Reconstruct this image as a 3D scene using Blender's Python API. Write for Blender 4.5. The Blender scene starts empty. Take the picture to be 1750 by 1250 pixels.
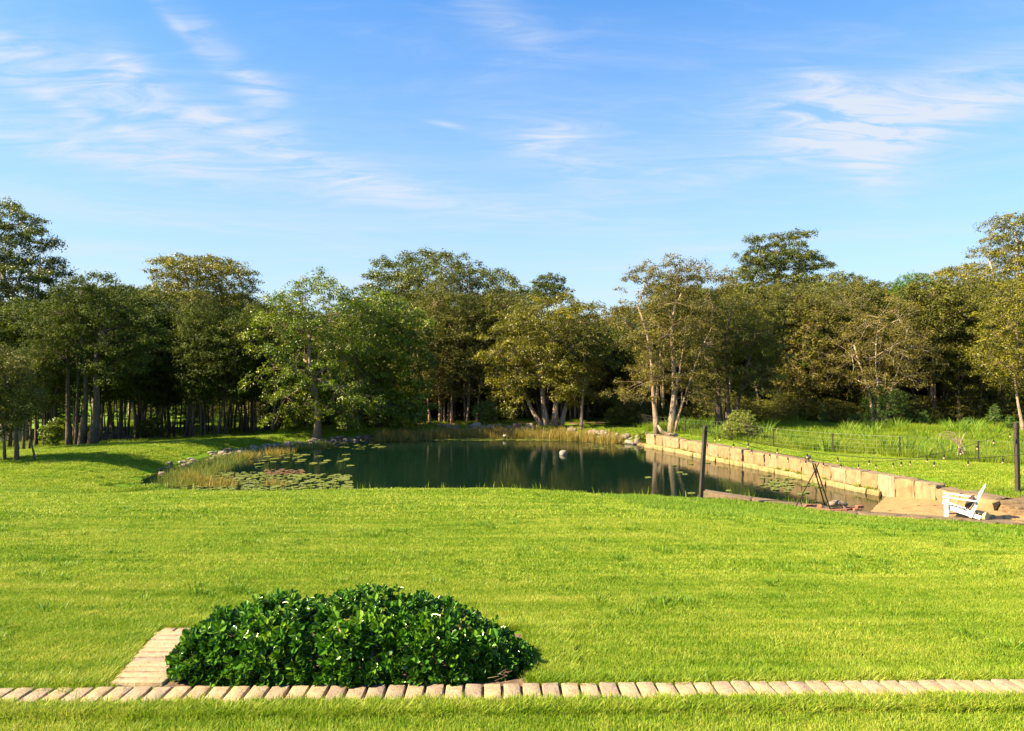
import bpy, math, random
import numpy as np
from mathutils import Vector, Matrix, Euler
R = math.radians
rng = np.random.RandomState(7)
random.seed(7)
S = bpy.context.scene
COL = S.collection

# ------------------------------------------------------------------ camera, sky, sun, exposure
F, CX, CY = 1167.0, 875.0, 625.0            # photograph's focal length and centre, in its pixels
cam_d = bpy.data.cameras.new('camera'); cam = bpy.data.objects.new('camera', cam_d); COL.objects.link(cam)
cam.location = (0, 0, 0); cam.rotation_euler = (R(90), 0, 0)
cam_d.lens = 24; cam_d.sensor_width = 36; cam_d.clip_end = 6000; cam_d.clip_start = 0.05
S.camera = cam
SUN_EL = 38.0
SUN_AZ = R(197)                              # direction towards the sun in the xy plane (from +x, counterclockwise)
sdir = Vector((math.cos(SUN_AZ) * math.cos(R(SUN_EL)), math.sin(SUN_AZ) * math.cos(R(SUN_EL)), math.sin(R(SUN_EL))))
sun_d = bpy.data.lights.new('sun', 'SUN'); sun = bpy.data.objects.new('sun', sun_d); COL.objects.link(sun)
sun_d.energy = 5.0; sun_d.angle = R(0.5); sun_d.color = (1.0, 0.81, 0.50)
sun.rotation_euler = (-sdir).to_track_quat('-Z', 'Y').to_euler(); sun.location = (-60, -20, 40)
S.view_settings.view_transform = 'Standard'; S.view_settings.look = 'None'
S.view_settings.gamma = 1; S.view_settings.use_curve_mapping = False
S.view_settings.exposure = 2.05
S.render.engine = 'CYCLES'
S.cycles.max_bounces = 6; S.cycles.diffuse_bounces = 2; S.cycles.glossy_bounces = 3
S.cycles.transmission_bounces = 3; S.cycles.transparent_max_bounces = 4
S.cycles.sample_clamp_indirect = 4.0

W = bpy.data.worlds.new('World'); S.world = W; W.use_nodes = True

class NT:
    """small node-building helper"""
    def __init__(s, tree): s.t = tree; s.n = tree.nodes; s.l = tree.links
    def new(s, typ, **kw):
        n = s.n.new(typ)
        for k, v in kw.items(): setattr(n, k, v)
        return n
    def link(s, a, b): s.l.new(a, b)
    def put(s, sock, v):
        if hasattr(v, 'links') or isinstance(v, bpy.types.NodeSocket): s.l.new(v, sock)
        else: sock.default_value = v
    def math(s, op, a, b=None, c=None, clamp=False):
        n = s.new('ShaderNodeMath', operation=op, use_clamp=clamp)
        s.put(n.inputs[0], a)
        if b is not None: s.put(n.inputs[1], b)
        if c is not None: s.put(n.inputs[2], c)
        return n.outputs[0]
    def vmath(s, op, a, b=None):
        n = s.new('ShaderNodeVectorMath', operation=op); s.put(n.inputs[0], a)
        if b is not None: s.put(n.inputs[1], b)
        return n.outputs['Value' if op in ('DOT_PRODUCT', 'LENGTH') else 'Vector']
    def noise(s, vec, scale, detail=3, rough=0.5, dist=0.0):
        n = s.new('ShaderNodeTexNoise'); s.put(n.inputs['Vector'], vec)
        n.inputs['Scale'].default_value = scale; n.inputs['Detail'].default_value = detail
        n.inputs['Roughness'].default_value = rough; n.inputs['Distortion'].default_value = dist
        return n.outputs['Fac']
    def rng(s, v, a, b, c=0.0, d=1.0, smooth=False):
        n = s.new('ShaderNodeMapRange'); n.clamp = True
        if smooth: n.interpolation_type = 'SMOOTHSTEP'
        s.put(n.inputs[0], v)
        for i, q in enumerate((a, b, c, d)): n.inputs[i + 1].default_value = q
        return n.outputs[0]
    def mix(s, fac, a, b, blend='MIX'):
        n = s.new('ShaderNodeMix', data_type='RGBA', blend_type=blend)
        s.put(n.inputs[0], fac)
        for sock, v in ((n.inputs[6], a), (n.inputs[7], b)):
            s.put(sock, v if not isinstance(v, tuple) else (v + (1,))[:4])
        return n.outputs[2]
    def mapping(s, vec, scale=(1, 1, 1), rot=(0, 0, 0), loc=(0, 0, 0)):
        n = s.new('ShaderNodeMapping'); s.put(n.inputs[0], vec)
        n.inputs['Scale'].default_value = scale; n.inputs['Rotation'].default_value = rot; n.inputs['Location'].default_value = loc
        return n.outputs[0]

wt = NT(W.node_tree); W.node_tree.nodes.clear()
sky = wt.new('ShaderNodeTexSky', sky_type='NISHITA'); sky.sun_disc = False
sky.sun_elevation = R(SUN_EL); sky.sun_rotation = math.atan2(sdir.x, sdir.y)
sky.air_density = 1.0; sky.dust_density = 0.4; sky.ozone_density = 2.5; sky.altitude = 0
tc = wt.new('ShaderNodeTexCoord'); D3 = tc.outputs['Generated']
hs = wt.new('ShaderNodeHueSaturation'); wt.link(sky.outputs[0], hs.inputs['Color'])
hs.inputs['Saturation'].default_value = 1.42; hs.inputs['Value'].default_value = 1.3
sepd = wt.new('ShaderNodeSeparateXYZ'); wt.link(D3, sepd.inputs[0])
zc = wt.math('MAXIMUM', sepd.outputs[2], 0.0)
skycol = wt.mix(1.0, hs.outputs['Color'], (.84, 1.0, 1.07), 'MULTIPLY')
# high thin cirrus: streaked noise on a flat layer high above, thicker in a few drifts
inv = wt.math('DIVIDE', 1.0, wt.math('ADD', zc, 0.12))
cp = wt.new('ShaderNodeVectorMath', operation='SCALE'); wt.link(D3, cp.inputs[0]); wt.link(inv, cp.inputs['Scale'])
c1 = wt.noise(wt.mapping(cp.outputs[0], (1.0, 2.6, 0.3), (0, 0, R(12))), 1.5, 7, 0.6, 0.7)
c2 = wt.noise(wt.mapping(cp.outputs[0], (1.3, 4.2, 0.3), (0, 0, R(-24)), (3, 1, 0)), 2.4, 8, 0.62, 1.1)
wisp = wt.math('MULTIPLY', wt.rng(c1, 0.42, 0.72, smooth=True), wt.rng(c2, 0.30, 0.75))
total = wt.math('MULTIPLY', wisp, 0.22)
def drift(px, py, sx, sy, ang, amt):
    global total
    c = Vector(((px - CX) / F, 1, (CY - py) / F)).normalized()
    rt = c.cross(Vector((0, 0, 1))).normalized(); up = rt.cross(c)
    ca, sa = math.cos(R(ang)), math.sin(R(ang))
    t1 = (rt * ca + up * sa) / (sx / F); t2 = (up * ca - rt * sa) / (sy / F)
    a = wt.vmath('DOT_PRODUCT', D3, tuple(t1)); b = wt.vmath('DOT_PRODUCT', D3, tuple(t2))
    q = wt.math('MULTIPLY_ADD', a, a, wt.math('MULTIPLY', b, b))
    g = wt.math('EXPONENT', wt.math('MULTIPLY', q, -1.0))
    g = wt.math('MULTIPLY', g, wt.math('GREATER_THAN', wt.vmath('DOT_PRODUCT', D3, tuple(c)), 0.0))
    total = wt.math('MULTIPLY_ADD', wt.math('MULTIPLY', g, wt.rng(c2, 0.36, 0.66, 0.06, 1.0)), amt, total)
for d in ((60, 110, 170, 34, -12, .6), (215, 110, 36, 22, -25, .95), (390, 110, 130, 22, -45, .5), (455, 150, 34, 18, -20, .8),
          (150, 195, 110, 13, -18, .7), (110, 245, 230, 30, -4, .75), (450, 245, 190, 22, -16, .45), (600, 300, 170, 32, -14, .4),
          (1400, 190, 130, 40, -6, .85), (1500, 215, 210, 22, 8, .85), (1660, 190, 160, 26, 12, .6), (1500, 265, 70, 40, -25, .7), (1430, 160, 70, 22, -38, .8),
          (940, 240, 80, 20, 18, .55), (970, 280, 70, 26, -32, .55), (760, 212, 30, 5, -10, .6), (1060, 275, 60, 8, 2, .5), (1140, 288, 26, 6, 4, .5),
          (870, 40, 90, 26, -28, .35), (300, 40, 50, 9, -42, .45), (940, 365, 150, 10, -6, .35), (1250, 420, 260, 12, 3, .3), (350, 380, 300, 14, -3, .3), (1560, 150, 120, 20, 10, .5), (1480, 290, 50, 20, -50, .6), (300, 200, 260, 60, -14, .35), (980, 240, 130, 50, -15, .3), (1480, 210, 260, 60, 4, .2), (700, 330, 300, 30, -5, .3)):
    drift(*d)
cover = wt.math('MINIMUM', total, 0.92)
haze_band = wt.rng(zc, 0.0, 0.52, 1.0, 0.0)
haze_band = wt.math('MULTIPLY_ADD', wt.math('POWER', haze_band, 1.15), 0.80, 0.13)
skycol = wt.mix(haze_band, skycol, (3.0, 3.62, 4.25))
skycol = wt.mix(wt.math('MULTIPLY', cover, 0.95), skycol, (3.7, 3.95, 4.3))
sk = wt.noise(wt.mapping(D3, (1.6, 1.6, 26.0), (0, 0, 0), (5, 2, 0)), 1.6, 6, .6, .5)
low = wt.math('MULTIPLY', wt.math('MULTIPLY', wt.rng(sk, .42, .68, smooth=True), wt.rng(zc, .40, .10, 0, 1, smooth=True)), .38)
skycol = wt.mix(low, skycol, (3.55, 3.95, 4.4))
bg = wt.new('ShaderNodeBackground'); wt.link(skycol, bg.inputs[0]); bg.inputs[1].default_value = 0.052
wo = wt.new('ShaderNodeOutputWorld'); wt.link(bg.outputs[0], wo.inputs[0])

# ------------------------------------------------------------------ object helpers
def link(o, parent=None):
    COL.objects.link(o)
    if parent is not None: o.parent = parent
    return o
def tag(o, label=None, cat=None, group=None, kind=None):
    if label: o['label'] = label
    if cat: o['category'] = cat
    if group: o['group'] = group
    if kind: o['kind'] = kind
    return o
def empty(name, loc, rz=0.0):
    o = bpy.data.objects.new(name, None); o.location = loc; o.rotation_euler = (0, 0, rz); o.empty_display_size = .2
    return link(o)
def mesh_np(name, V, Fq, mats=(), smooth=False, attr=None):
    """V (n,3); Fq: array (m,k) of k-gons, or list of faces"""
    me = bpy.data.meshes.new(name)
    if isinstance(Fq, np.ndarray):
        m, k = Fq.shape
        me.vertices.add(len(V)); me.vertices.foreach_set('co', np.asarray(V, np.float32).ravel())
        me.loops.add(m * k); me.loops.foreach_set('vertex_index', Fq.astype(np.int32).ravel())
        me.polygons.add(m); me.polygons.foreach_set('loop_start', np.arange(0, m * k, k, dtype=np.int32))
        me.polygons.foreach_set('loop_total', np.full(m, k, np.int32))
        me.update(calc_edges=True)
    else:
        me.from_pydata([tuple(v) for v in V], [], [tuple(f) for f in Fq]); me.update()
    for mt in mats: me.materials.append(mt)
    if smooth: me.polygons.foreach_set('use_smooth', np.ones(len(me.polygons), bool))
    if attr:
        for an, arr in attr.items():
            a = me.attributes.new(an, 'FLOAT', 'POINT'); a.data.foreach_set('value', np.asarray(arr, np.float32))
    return me
def obj(name, me, parent=None, loc=None, rot=None, scale=None):
    o = bpy.data.objects.new(name, me)
    if loc is not None: o.location = loc
    if rot is not None: o.rotation_euler = rot
    if scale is not None: o.scale = scale
    return link(o, parent)

class MB:
    """mesh builder for tubes and boxes"""
    def __init__(s): s.v = []; s.f = []
    def add(s, V, Fs):
        o = len(s.v); s.v += [tuple(p) for p in V]; s.f += [tuple(i + o for i in f) for f in Fs]
    def box(s, c, size, M=None, bev=0.0):
        x, y, z = [q / 2 for q in size]
        if bev <= 0:
            V = [(sx * x, sy * y, sz * z) for sx in (-1, 1) for sy in (-1, 1) for sz in (-1, 1)]
            Fs = [(0, 1, 3, 2), (4, 6, 7, 5), (0, 4, 5, 1), (2, 3, 7, 6), (0, 2, 6, 4), (1, 5, 7, 3)]
        else:
            V = []; b = bev
            for sz in (-1, 1):
                for sx, sy in ((-1, -1), (1, -1), (1, 1), (-1, 1)):
                    V.append((sx * x, sy * y, sz * (z - b)))
            for sz in (-1, 1):
                for sx, sy in ((-1, -1), (1, -1), (1, 1), (-1, 1)):
                    V.append((sx * (x - b), sy * (y - b), sz * z))
            Fs = [(0, 1, 5, 4), (1, 2, 6, 5), (2, 3, 7, 6), (3, 0, 4, 7), (4, 5, 13, 12), (5, 6, 14, 13), (6, 7, 15, 14), (7, 4, 12, 15),
                  (12, 13, 14, 15), (8, 9, 1, 0), (9, 10, 2, 1), (10, 11, 3, 2), (11, 8, 0, 3), (11, 10, 9, 8)]
        P = [Vector(v) for v in V]
        if M is not None: P = [M @ p for p in P]
        s.add([p + Vector(c) for p in P], Fs)
    def tube(s, pts, rad, n=6, cap=True, wob=0.0):
        pts = [Vector(p) for p in pts]
        if not hasattr(rad, '__len__'): rad = [rad] * len(pts)
        o = len(s.v); prev = None
        for i, p in enumerate(pts):
            d = (pts[min(i + 1, len(pts) - 1)] - pts[max(i - 1, 0)])
            d = d.normalized() if d.length > 1e-9 else Vector((0, 0, 1))
            if prev is None:
                u = d.orthogonal().normalized()
            else:
                u = prev - d * prev.dot(d)
                u = u.normalized() if u.length > 1e-6 else d.orthogonal().normalized()
            prev = u; w = d.cross(u)
            for k in range(n):
                a = 2 * math.pi * k / n
                r = rad[i] * (1 + (wob * math.sin(3 * a + i * .7) if wob else 0))
                s.v.append(tuple(p + (u * math.cos(a) + w * math.sin(a)) * r))
        for i in range(len(pts) - 1):
            for k in range(n):
                a = o + i * n + k; b = o + i * n + (k + 1) % n
                s.f.append((a, b, b + n, a + n))
        if cap:
            s.f.append(tuple(o + k for k in reversed(range(n)))); s.f.append(tuple(o + (len(pts) - 1) * n + k for k in range(n)))
    def mesh(s, name, mats, smooth=False): return mesh_np(name, s.v, s.f, mats, smooth)
    def build(s, name, mats, parent=None, smooth=False, **kw): return obj(name, s.mesh(name, mats, smooth), parent, **kw)

# ------------------------------------------------------------------ materials
def new_mat(name):
    m = bpy.data.materials.new(name); m.use_nodes = True; m.node_tree.nodes.clear(); t = NT(m.node_tree)
    out = t.new('ShaderNodeOutputMaterial'); b = t.new('ShaderNodeBsdfPrincipled'); t.link(b.outputs[0], out.inputs[0])
    return m, t, b, out
def bump(t, b, h, strength=0.5, dist=0.02):
    n = t.new('ShaderNodeBump'); n.inputs['Strength'].default_value = strength; n.inputs['Distance'].default_value = dist
    t.put(n.inputs['Height'], h); t.link(n.outputs[0], b.inputs['Normal'])
def simple(name, col, rough=0.6, metal=0.0, var=0.25, scale=8.0, bmp=0.2, col2=None):
    m, t, b, _ = new_mat(name); co = t.new('ShaderNodeTexCoord').outputs['Object']
    n = t.noise(co, scale, 5, 0.6)
    c2 = col2 or tuple(q * (1 - var) for q in col)
    t.link(t.mix(t.rng(n, .3, .7), col, c2), b.inputs['Base Color'])
    b.inputs['Roughness'].default_value = rough; b.inputs['Metallic'].default_value = metal
    bump(t, b, t.noise(co, scale * 4, 4), bmp, .01)
    return m
def leaf_mat(name, ca, cb, cc, rough=0.45, trans=0.3, spec=0.4):
    m, t, b, out = new_mat(name)
    g = t.new('ShaderNodeNewGeometry'); at = t.new('ShaderNodeAttribute', attribute_name='tint')
    f = t.math('ADD', t.math('MULTIPLY', g.outputs['Random Per Island'], .28), t.math('MULTIPLY', at.outputs['Fac'], .74))
    c = t.mix(t.rng(f, .15, .6), ca, cb); c = t.mix(t.rng(f, .6, .95), c, cc)
    t.link(c, b.inputs['Base Color']); b.inputs['Roughness'].default_value = rough
    b.inputs['Specular IOR Level'].default_value = spec
    tr = t.new('ShaderNodeBsdfTranslucent'); t.link(t.mix(1.0, c, (1.15, 1.25, .5), 'MULTIPLY'), tr.inputs[0])
    ms = t.new('ShaderNodeMixShader'); ms.inputs[0].default_value = trans
    t.link(b.outputs[0], ms.inputs[1]); t.link(tr.outputs[0], ms.inputs[2]); t.link(ms.outputs[0], out.inputs[0])
    return m
def bark_mat(name, c1, c2, c3, vs=1.0):
    m, t, b, _ = new_mat(name); co = t.new('ShaderNodeTexCoord').outputs['Object']
    a = t.noise(t.mapping(co, (5 * vs, 5 * vs, .9)), 1.6, 6, .65, .6); a2 = t.noise(co, .9, 4)
    c = t.mix(t.rng(a, .35, .62), c1, c2); c = t.mix(t.rng(a2, .5, .75), c, c3)
    t.link(c, b.inputs['Base Color']); b.inputs['Roughness'].default_value = .9
    bump(t, b, a, .8, .05)
    return m
GRASS_A, GRASS_B, GRASS_C = (.095, .195, .008), (.205, .315, .014), (.45, .45, .08)
def grass_colour(t, pos, isl=None):
    """green to straw by place: streaked across the mowing, blotched by dry patches"""
    n1 = t.noise(t.mapping(pos, (.35, 3.4, .1)), 1.1, 5, .62)
    n2 = t.noise(pos, .55, 4, .6); n3 = t.noise(pos, 7.0, 4, .65)
    f = t.math('ADD', t.math('MULTIPLY', n1, .56), t.math('MULTIPLY', n2, .40))
    f = t.math('ADD', f, t.math('MULTIPLY', t.math('SUBTRACT', n3, .25), .42))
    if isl is not None: f = t.math('ADD', f, t.math('MULTIPLY', t.math('SUBTRACT', isl, .5), .30))
    c = t.mix(t.rng(f, .38, .58), GRASS_A, GRASS_B); return t.mix(t.rng(f, .56, .84), c, GRASS_C)
def blade_mat(name, tallmul=None):
    m, t, b, out = new_mat(name); g = t.new('ShaderNodeNewGeometry')
    c = grass_colour(t, g.outputs['Position'], g.outputs['Random Per Island'])
    if tallmul: c = t.mix(1.0, c, tallmul, 'MULTIPLY')
    t.link(c, b.inputs['Base Color']); b.inputs['Roughness'].default_value = .5; b.inputs['Specular IOR Level'].default_value = .25
    tr = t.new('ShaderNodeBsdfTranslucent'); t.link(c, tr.inputs[0]); ms = t.new('ShaderNodeMixShader'); ms.inputs[0].default_value = .4
    t.link(b.outputs[0], ms.inputs[1]); t.link(tr.outputs[0], ms.inputs[2]); t.link(ms.outputs[0], out.inputs[0])
    return m
M = {}
M['lawnblade'] = blade_mat('turf_blades'); M['meadowblade'] = blade_mat('meadow_blades', (.78, .80, .6))
def ground_mat():
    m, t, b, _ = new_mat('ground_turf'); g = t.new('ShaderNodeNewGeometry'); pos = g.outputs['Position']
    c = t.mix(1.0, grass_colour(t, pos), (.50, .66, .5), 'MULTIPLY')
    lit = t.new('ShaderNodeAttribute', attribute_name='litter').outputs['Fac']
    n = t.noise(pos, 1.3, 6, .65)
    lc = t.mix(t.rng(t.noise(pos, 9, 5), .3, .7), (.10, .065, .035), (.22, .15, .085))
    f = t.rng(t.math('ADD', lit, t.math('MULTIPLY', t.math('SUBTRACT', n, .5), .9)), .35, .65)
    t.link(t.mix(f, c, lc), b.inputs['Base Color']); b.inputs['Roughness'].default_value = .95
    b.inputs['Specular IOR Level'].default_value = .1
    h = t.math('ADD', t.noise(pos, 16, 6, .7), t.math('MULTIPLY', t.noise(t.mapping(pos, (.6, 3, 1)), 3, 4), .6))
    bump(t, b, h, 1.0, .05)
    return m
M['ground'] = ground_mat(); M['lushblade'] = blade_mat('lush_blades', (.62, .78, .7))
def water_mat():
    m, t, b, _ = new_mat('pond_water'); pos = t.new('ShaderNodeNewGeometry').outputs['Position']
    b.inputs['Base Color'].default_value = (.0025, .0105, .0065, 1); b.inputs['Roughness'].default_value = .035
    b.inputs['IOR'].default_value = 1.33; b.inputs['Specular IOR Level'].default_value = .5
    h = t.math('ADD', t.noise(t.mapping(pos, (.55, 1.4, 1)), 5.0, 3, .5), t.math('MULTIPLY', t.noise(pos, .7, 2), 1.5))
    bump(t, b, h, .16, .02)
    return m
M['water'] = water_mat()
def stone_mat(name, ca, cb, cc, sc=1.0, moss=0.0):
    m, t, b, _ = new_mat(name); g = t.new('ShaderNodeNewGeometry'); pos = g.outputs['Position']
    oi = t.new('ShaderNodeObjectInfo').outputs['Random']
    off = t.new('ShaderNodeVectorMath', operation='ADD'); t.link(pos, off.inputs[0])
    cmb = t.new('ShaderNodeCombineXYZ'); t.link(t.math('MULTIPLY', oi, 37.0), cmb.inputs[0]); t.link(cmb.outputs[0], off.inputs[1])
    p = off.outputs[0]
    n = t.noise(p, 3.2 * sc, 7, .62, .4); n2 = t.noise(p, 1.1 * sc, 4); st = t.noise(t.mapping(p, (5, 5, .7)), 2.2 * sc, 5, .6)
    c = t.mix(t.rng(n, .3, .7), ca, cb)
    c = t.mix(t.math('MULTIPLY', t.rng(oi, .45, 1.0), .75), c, cc)
    c = t.mix(t.math('MULTIPLY', t.rng(st, .46, .70), .62), c, tuple(q * .45 for q in cb))
    c = t.mix(t.math('MULTIPLY', t.rng(n2, .55, .8), .5), c, ca)
    c = t.mix(t.math('MULTIPLY', t.rng(t.noise(p, 26 * sc, 3), .62, .75), .35), c, tuple(q * .4 for q in cb))
    if moss:
        c = t.mix(t.math('MULTIPLY', t.rng(t.noise(pos, 4, 5), .5, .68), moss), c, (.06, .08, .015))
    t.link(c, b.inputs['Base Color']); b.inputs['Roughness'].default_value = .88
    bump(t, b, t.math('ADD', n, t.math('MULTIPLY', t.noise(p, 30 * sc, 5), .35)), .6, .03)
    return m
M['sandstone'] = stone_mat('sandstone', (.28, .20, .10), (.19, .12, .052), (.27, .225, .15))
M['sandstone_top'] = stone_mat('weathered_sandstone', (.20, .145, .085), (.14, .09, .05), (.22, .165, .10))
M['kerbstone'] = stone_mat('kerb_sandstone', (.17, .118, .065), (.11, .07, .038), (.15, .105, .07), moss=.45)
M['sandstone_wet'] = stone_mat('mossy_sandstone', (0.315, 0.225, 0.098), (0.225, 0.150, 0.053), (0.270, 0.210, 0.105), moss=.7)
M['rock'] = stone_mat('field_rock', (.24, .20, .155), (.14, .105, .075), (.30, .27, .23), sc=2.0)
M['brick'] = stone_mat('pale_brick', (.37, .30, .20), (.34, .22, .12), (.23, .175, .15), sc=4.0)
M['firebrick'] = stone_mat('fire_brick', (.30, .13, .07), (.2, .08, .05), (.38, .2, .11), sc=5.0)
M['sand'] = simple('raked_sand', (.30, .185, .075), .95, 0, .3, 4, 1.6, (.21, .125, .048))
M['soil'] = simple('dry_soil', (.16, .10, .055), .95, 0, .5, 14, 1.0)
M['post'] = simple('dark_timber', (.045, .035, .028), .8, 0, .4, 10, .6)
M['white'] = simple('white_paint', (0.640, 0.640, 0.624), .45, 0, .05, 6, .1)
M['cushion'] = simple('brown_cushion', (.05, .035, .03), .85, 0, .5, 30, .5)
M['iron'] = simple('dark_iron', (.05, .038, .032), .5, .6, .4, 12, .3)
M['cable'] = simple('black_cable', (.012, .012, .012), .6, 0, .2, 10, .1)
M['bulb'] = simple('amber_bulb', (.45, .30, .14), .2, 0, .1, 10, 0)
M['wire'] = simple('galvanised_wire', (.20, .20, .17), .5, .5, .2, 10, .1)
M['lamp'] = simple('grey_housing', (.16, .16, .17), .4, .5, .3, 10, .1)
M['log'] = bark_mat('charred_log', (.30, .25, .2), (.12, .09, .07), (.04, .03, .03), 1.4)
M['bark_paper'] = bark_mat('paperbark', (.36, .29, .21), (.15, .095, .06), (.26, .17, .11), .8)
M['bark_pale'] = bark_mat('pale_paperbark', (.52, .45, .36), (.27, .18, .12), (.42, .30, .20), .8)
M['bark_dark'] = bark_mat('rough_bark', (.115, .085, .062), (.045, .032, .024), (.10, .07, .048), 1.0)
M['bark_gum'] = bark_mat('smooth_gum_bark', (.42, .38, .32), (.24, .20, .16), (.32, .25, .19), .5)
M['lf_broad'] = leaf_mat('broad_leaf', (0.053, 0.087, 0.004), (0.114, 0.168, 0.005), (0.267, 0.277, 0.007))
M['lf_dark'] = leaf_mat('dark_leaf', (0.030, 0.046, 0.005), (0.060, 0.083, 0.007), (0.115, 0.129, 0.011), rough=.65, spec=.2)
M['lf_olive'] = leaf_mat('olive_leaf', (0.050, 0.059, 0.005), (0.097, 0.104, 0.005), (0.171, 0.162, 0.011), rough=.6)
M['lf_grey'] = leaf_mat('grey_leaf', (0.064, 0.059, 0.006), (0.123, 0.106, 0.011), (0.197, 0.161, 0.017), rough=.6)
M['lf_gold'] = leaf_mat('golden_leaf', (0.062, 0.071, 0.005), (0.149, 0.143, 0.005), (0.273, 0.229, 0.011))
M['lf_gum'] = leaf_mat('gum_leaf', (0.031, 0.051, 0.005), (0.082, 0.102, 0.006), (0.176, 0.182, 0.011))
M['lf_pine'] = leaf_mat('pine_needle', (0.036, 0.084, 0.010), (0.072, 0.156, 0.014), (0.132, 0.228, 0.020))
M['lf_shrub'] = leaf_mat('lime_leaf', (.10, .15, .012), (.18, .23, .016), (.28, .30, .03))
M['lf_hedge'] = leaf_mat('glossy_leaf', (.030, .090, .008), (.055, .165, .012), (.15, .27, .022), rough=.22, trans=.2, spec=.6)
M['reed'] = leaf_mat('reed_blade', (.13, .14, .025), (.26, .20, .045), (.38, .24, .07), rough=.6, trans=.3)
M['reed_green'] = leaf_mat('rush_blade', (.07, .11, .012), (.13, .17, .02), (.28, .24, .06), rough=.6, trans=.3)
M['pad'] = simple('lily_pad', (0.154, 0.175, 0.035), .35, 0, .0, 1.2, .2, (0.091, 0.119, 0.021))
M['pad_red'] = simple('reddish_lily_pad', (.16, .07, .045), .35, 0, .0, 3, .2, (.10, .09, .03))
M['petal'] = simple('white_petal', (.8, .78, .74), .5, 0, .05)
M['twig'] = simple('dead_twig', (.20, .14, .09), .9, 0, .4, 20, .3)

# ------------------------------------------------------------------ terrain
WATER = -4.6
CP = np.array([(-6, 0, -1.64), (0, 0, -1.64), (6, 0, -1.64), (-12, 0, -1.64), (12, 0, -1.64), (-8, 4.2, -2.03), (-3, 4.2, -2.03), (0, 4.2, -2.03), (3, 4.2, -2.03), (8, 4.2, -2.05),
    (-8, 10, -2.57), (0, 10, -2.57), (4, 10, -2.57), (7.8, 10.4, -2.62), (3.5, 12.6, -2.82), (-13, 14, -2.97), (-5, 14, -2.94), (0, 14, -2.94),
    (-14, 18.5, -3.44), (-6, 18.5, -3.42), (0, 18.5, -3.36), (1.9, 18.5, -3.50), (2.9, 18.5, -3.58), (3.8, 18.6, -3.60), (0, 21, -3.7), (-8, 21, -3.7), (-13, 21.5, -3.95),
    (6, 20.9, -4.07), (8.6, 19.9, -4.26), (10, 19.4, -4.34), (12.8, 18.85, -4.40), (15, 18.4, -4.44), (19, 18, -4.35), (6, 16.5, -3.60), (9, 14.6, -3.58), (12, 13.8, -3.64), (11, 10, -2.62), (14, 11.2, -3.1),
    (-18, 21, -3.95), (-24, 22, -3.8), (-17, 24.5, -4.12), (-22.5, 30, -3.98), (-20.5, 33, -3.96), (-18.2, 37, -4.12), (-15, 39.5, -4.16), (-10.1, 43, -4.05), (0, 47, -4.1), (5, 46, -4.12), (8, 41, -4.05),
    (9.5, 38.5, -3.93), (12, 33, -3.93), (14, 27, -3.93), (15, 24, -3.93), (16, 21.6, -3.99), (17.5, 20, -4.2), (12.8, 33.2, -3.99), (19, 27.9, -3.98), (30, 28, -4.0), (22, 22, -3.97),
    (20, 45, -4.15), (10, 50, -4.2), (-5, 55, -4.5), (-20, 45, -4.75), (-27, 38, -4.65), (-32, 34, -4.6), (-32, 50, -5.0), (40, 50, -4.2), (-40, 80, -5.7), (0, 100, -5.4), (-60, 150, -6.2), (60, 150, -6), (60, 90, -5), (-45, 20, -4.2), (40, 10, -3.5)], float)
def _tps(r2): return np.where(r2 > 1e-12, .5 * r2 * np.log(r2 + 1e-12), 0)
_n = len(CP); _K = _tps(((CP[:, None, :2] - CP[None, :, :2]) ** 2).sum(-1)) + np.eye(_n) * .02
_P = np.c_[np.ones(_n), CP[:, :2]]
_sol = np.linalg.solve(np.block([[_K, _P], [_P.T, np.zeros((3, 3))]]), np.r_[CP[:, 2], 0, 0, 0])
WALL = [(7.6, 38.6), (8.95, 35.6), (9.74, 33.1), (10.6, 31.2), (11.6, 28.6), (12.06, 26.8), (12.6, 25.2), (13.07, 24.1)]
SHORE = [(-13.9, 25.2), (-12.6, 22.8), (-8, 21.5), (-2, 21.3), (3, 21.5), (5.6, 21.9), (6.3, 21.95), (8.8, 20.9), (10.3, 20.6), (10.9, 21.2), (13.07, 24.1)] + WALL[::-1][1:] + \
        [(6.3, 41.3), (3.2, 44.0), (-2.9, 44.8), (-8.6, 42.9), (-11.3, 40.9), (-13.9, 37.6), (-15.2, 34.6), (-15.6, 30.8), (-15.0, 28.0)]
SAND = [(10.2, 20.3), (10.9, 21.2), (13.07, 24.1), (13.3, 23.6), (13.75, 22.3), (14.6, 20.5), (15.1, 19.0), (12.8, 19.35), (10.1, 19.9)]
def inside(poly, x, y):
    r = np.zeros(np.shape(x), bool); n = len(poly)
    for i in range(n):
        (x1, y1), (x2, y2) = poly[i], poly[(i + 1) % n]
        if y1 == y2: continue
        r ^= ((y1 > y) != (y2 > y)) & (x < (x2 - x1) * (y - y1) / (y2 - y1) + x1)
    return r
def dist(path, x, y, closed=True):
    d = np.full(np.shape(x), 1e9); n = len(path)
    for i in range(n if closed else n - 1):
        (x1, y1), (x2, y2) = path[i], path[(i + 1) % n]; dx, dy = x2 - x1, y2 - y1
        t = np.clip(((x - x1) * dx + (y - y1) * dy) / (dx * dx + dy * dy), 0, 1)
        d = np.minimum(d, np.hypot(x - x1 - t * dx, y - y1 - t * dy))
    return d
BANK = SHORE[17:] + SHORE[:6]
WALLALL = WALL + [(13.3, 23.6), (13.75, 22.3), (14.46, 20.6)]
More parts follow.
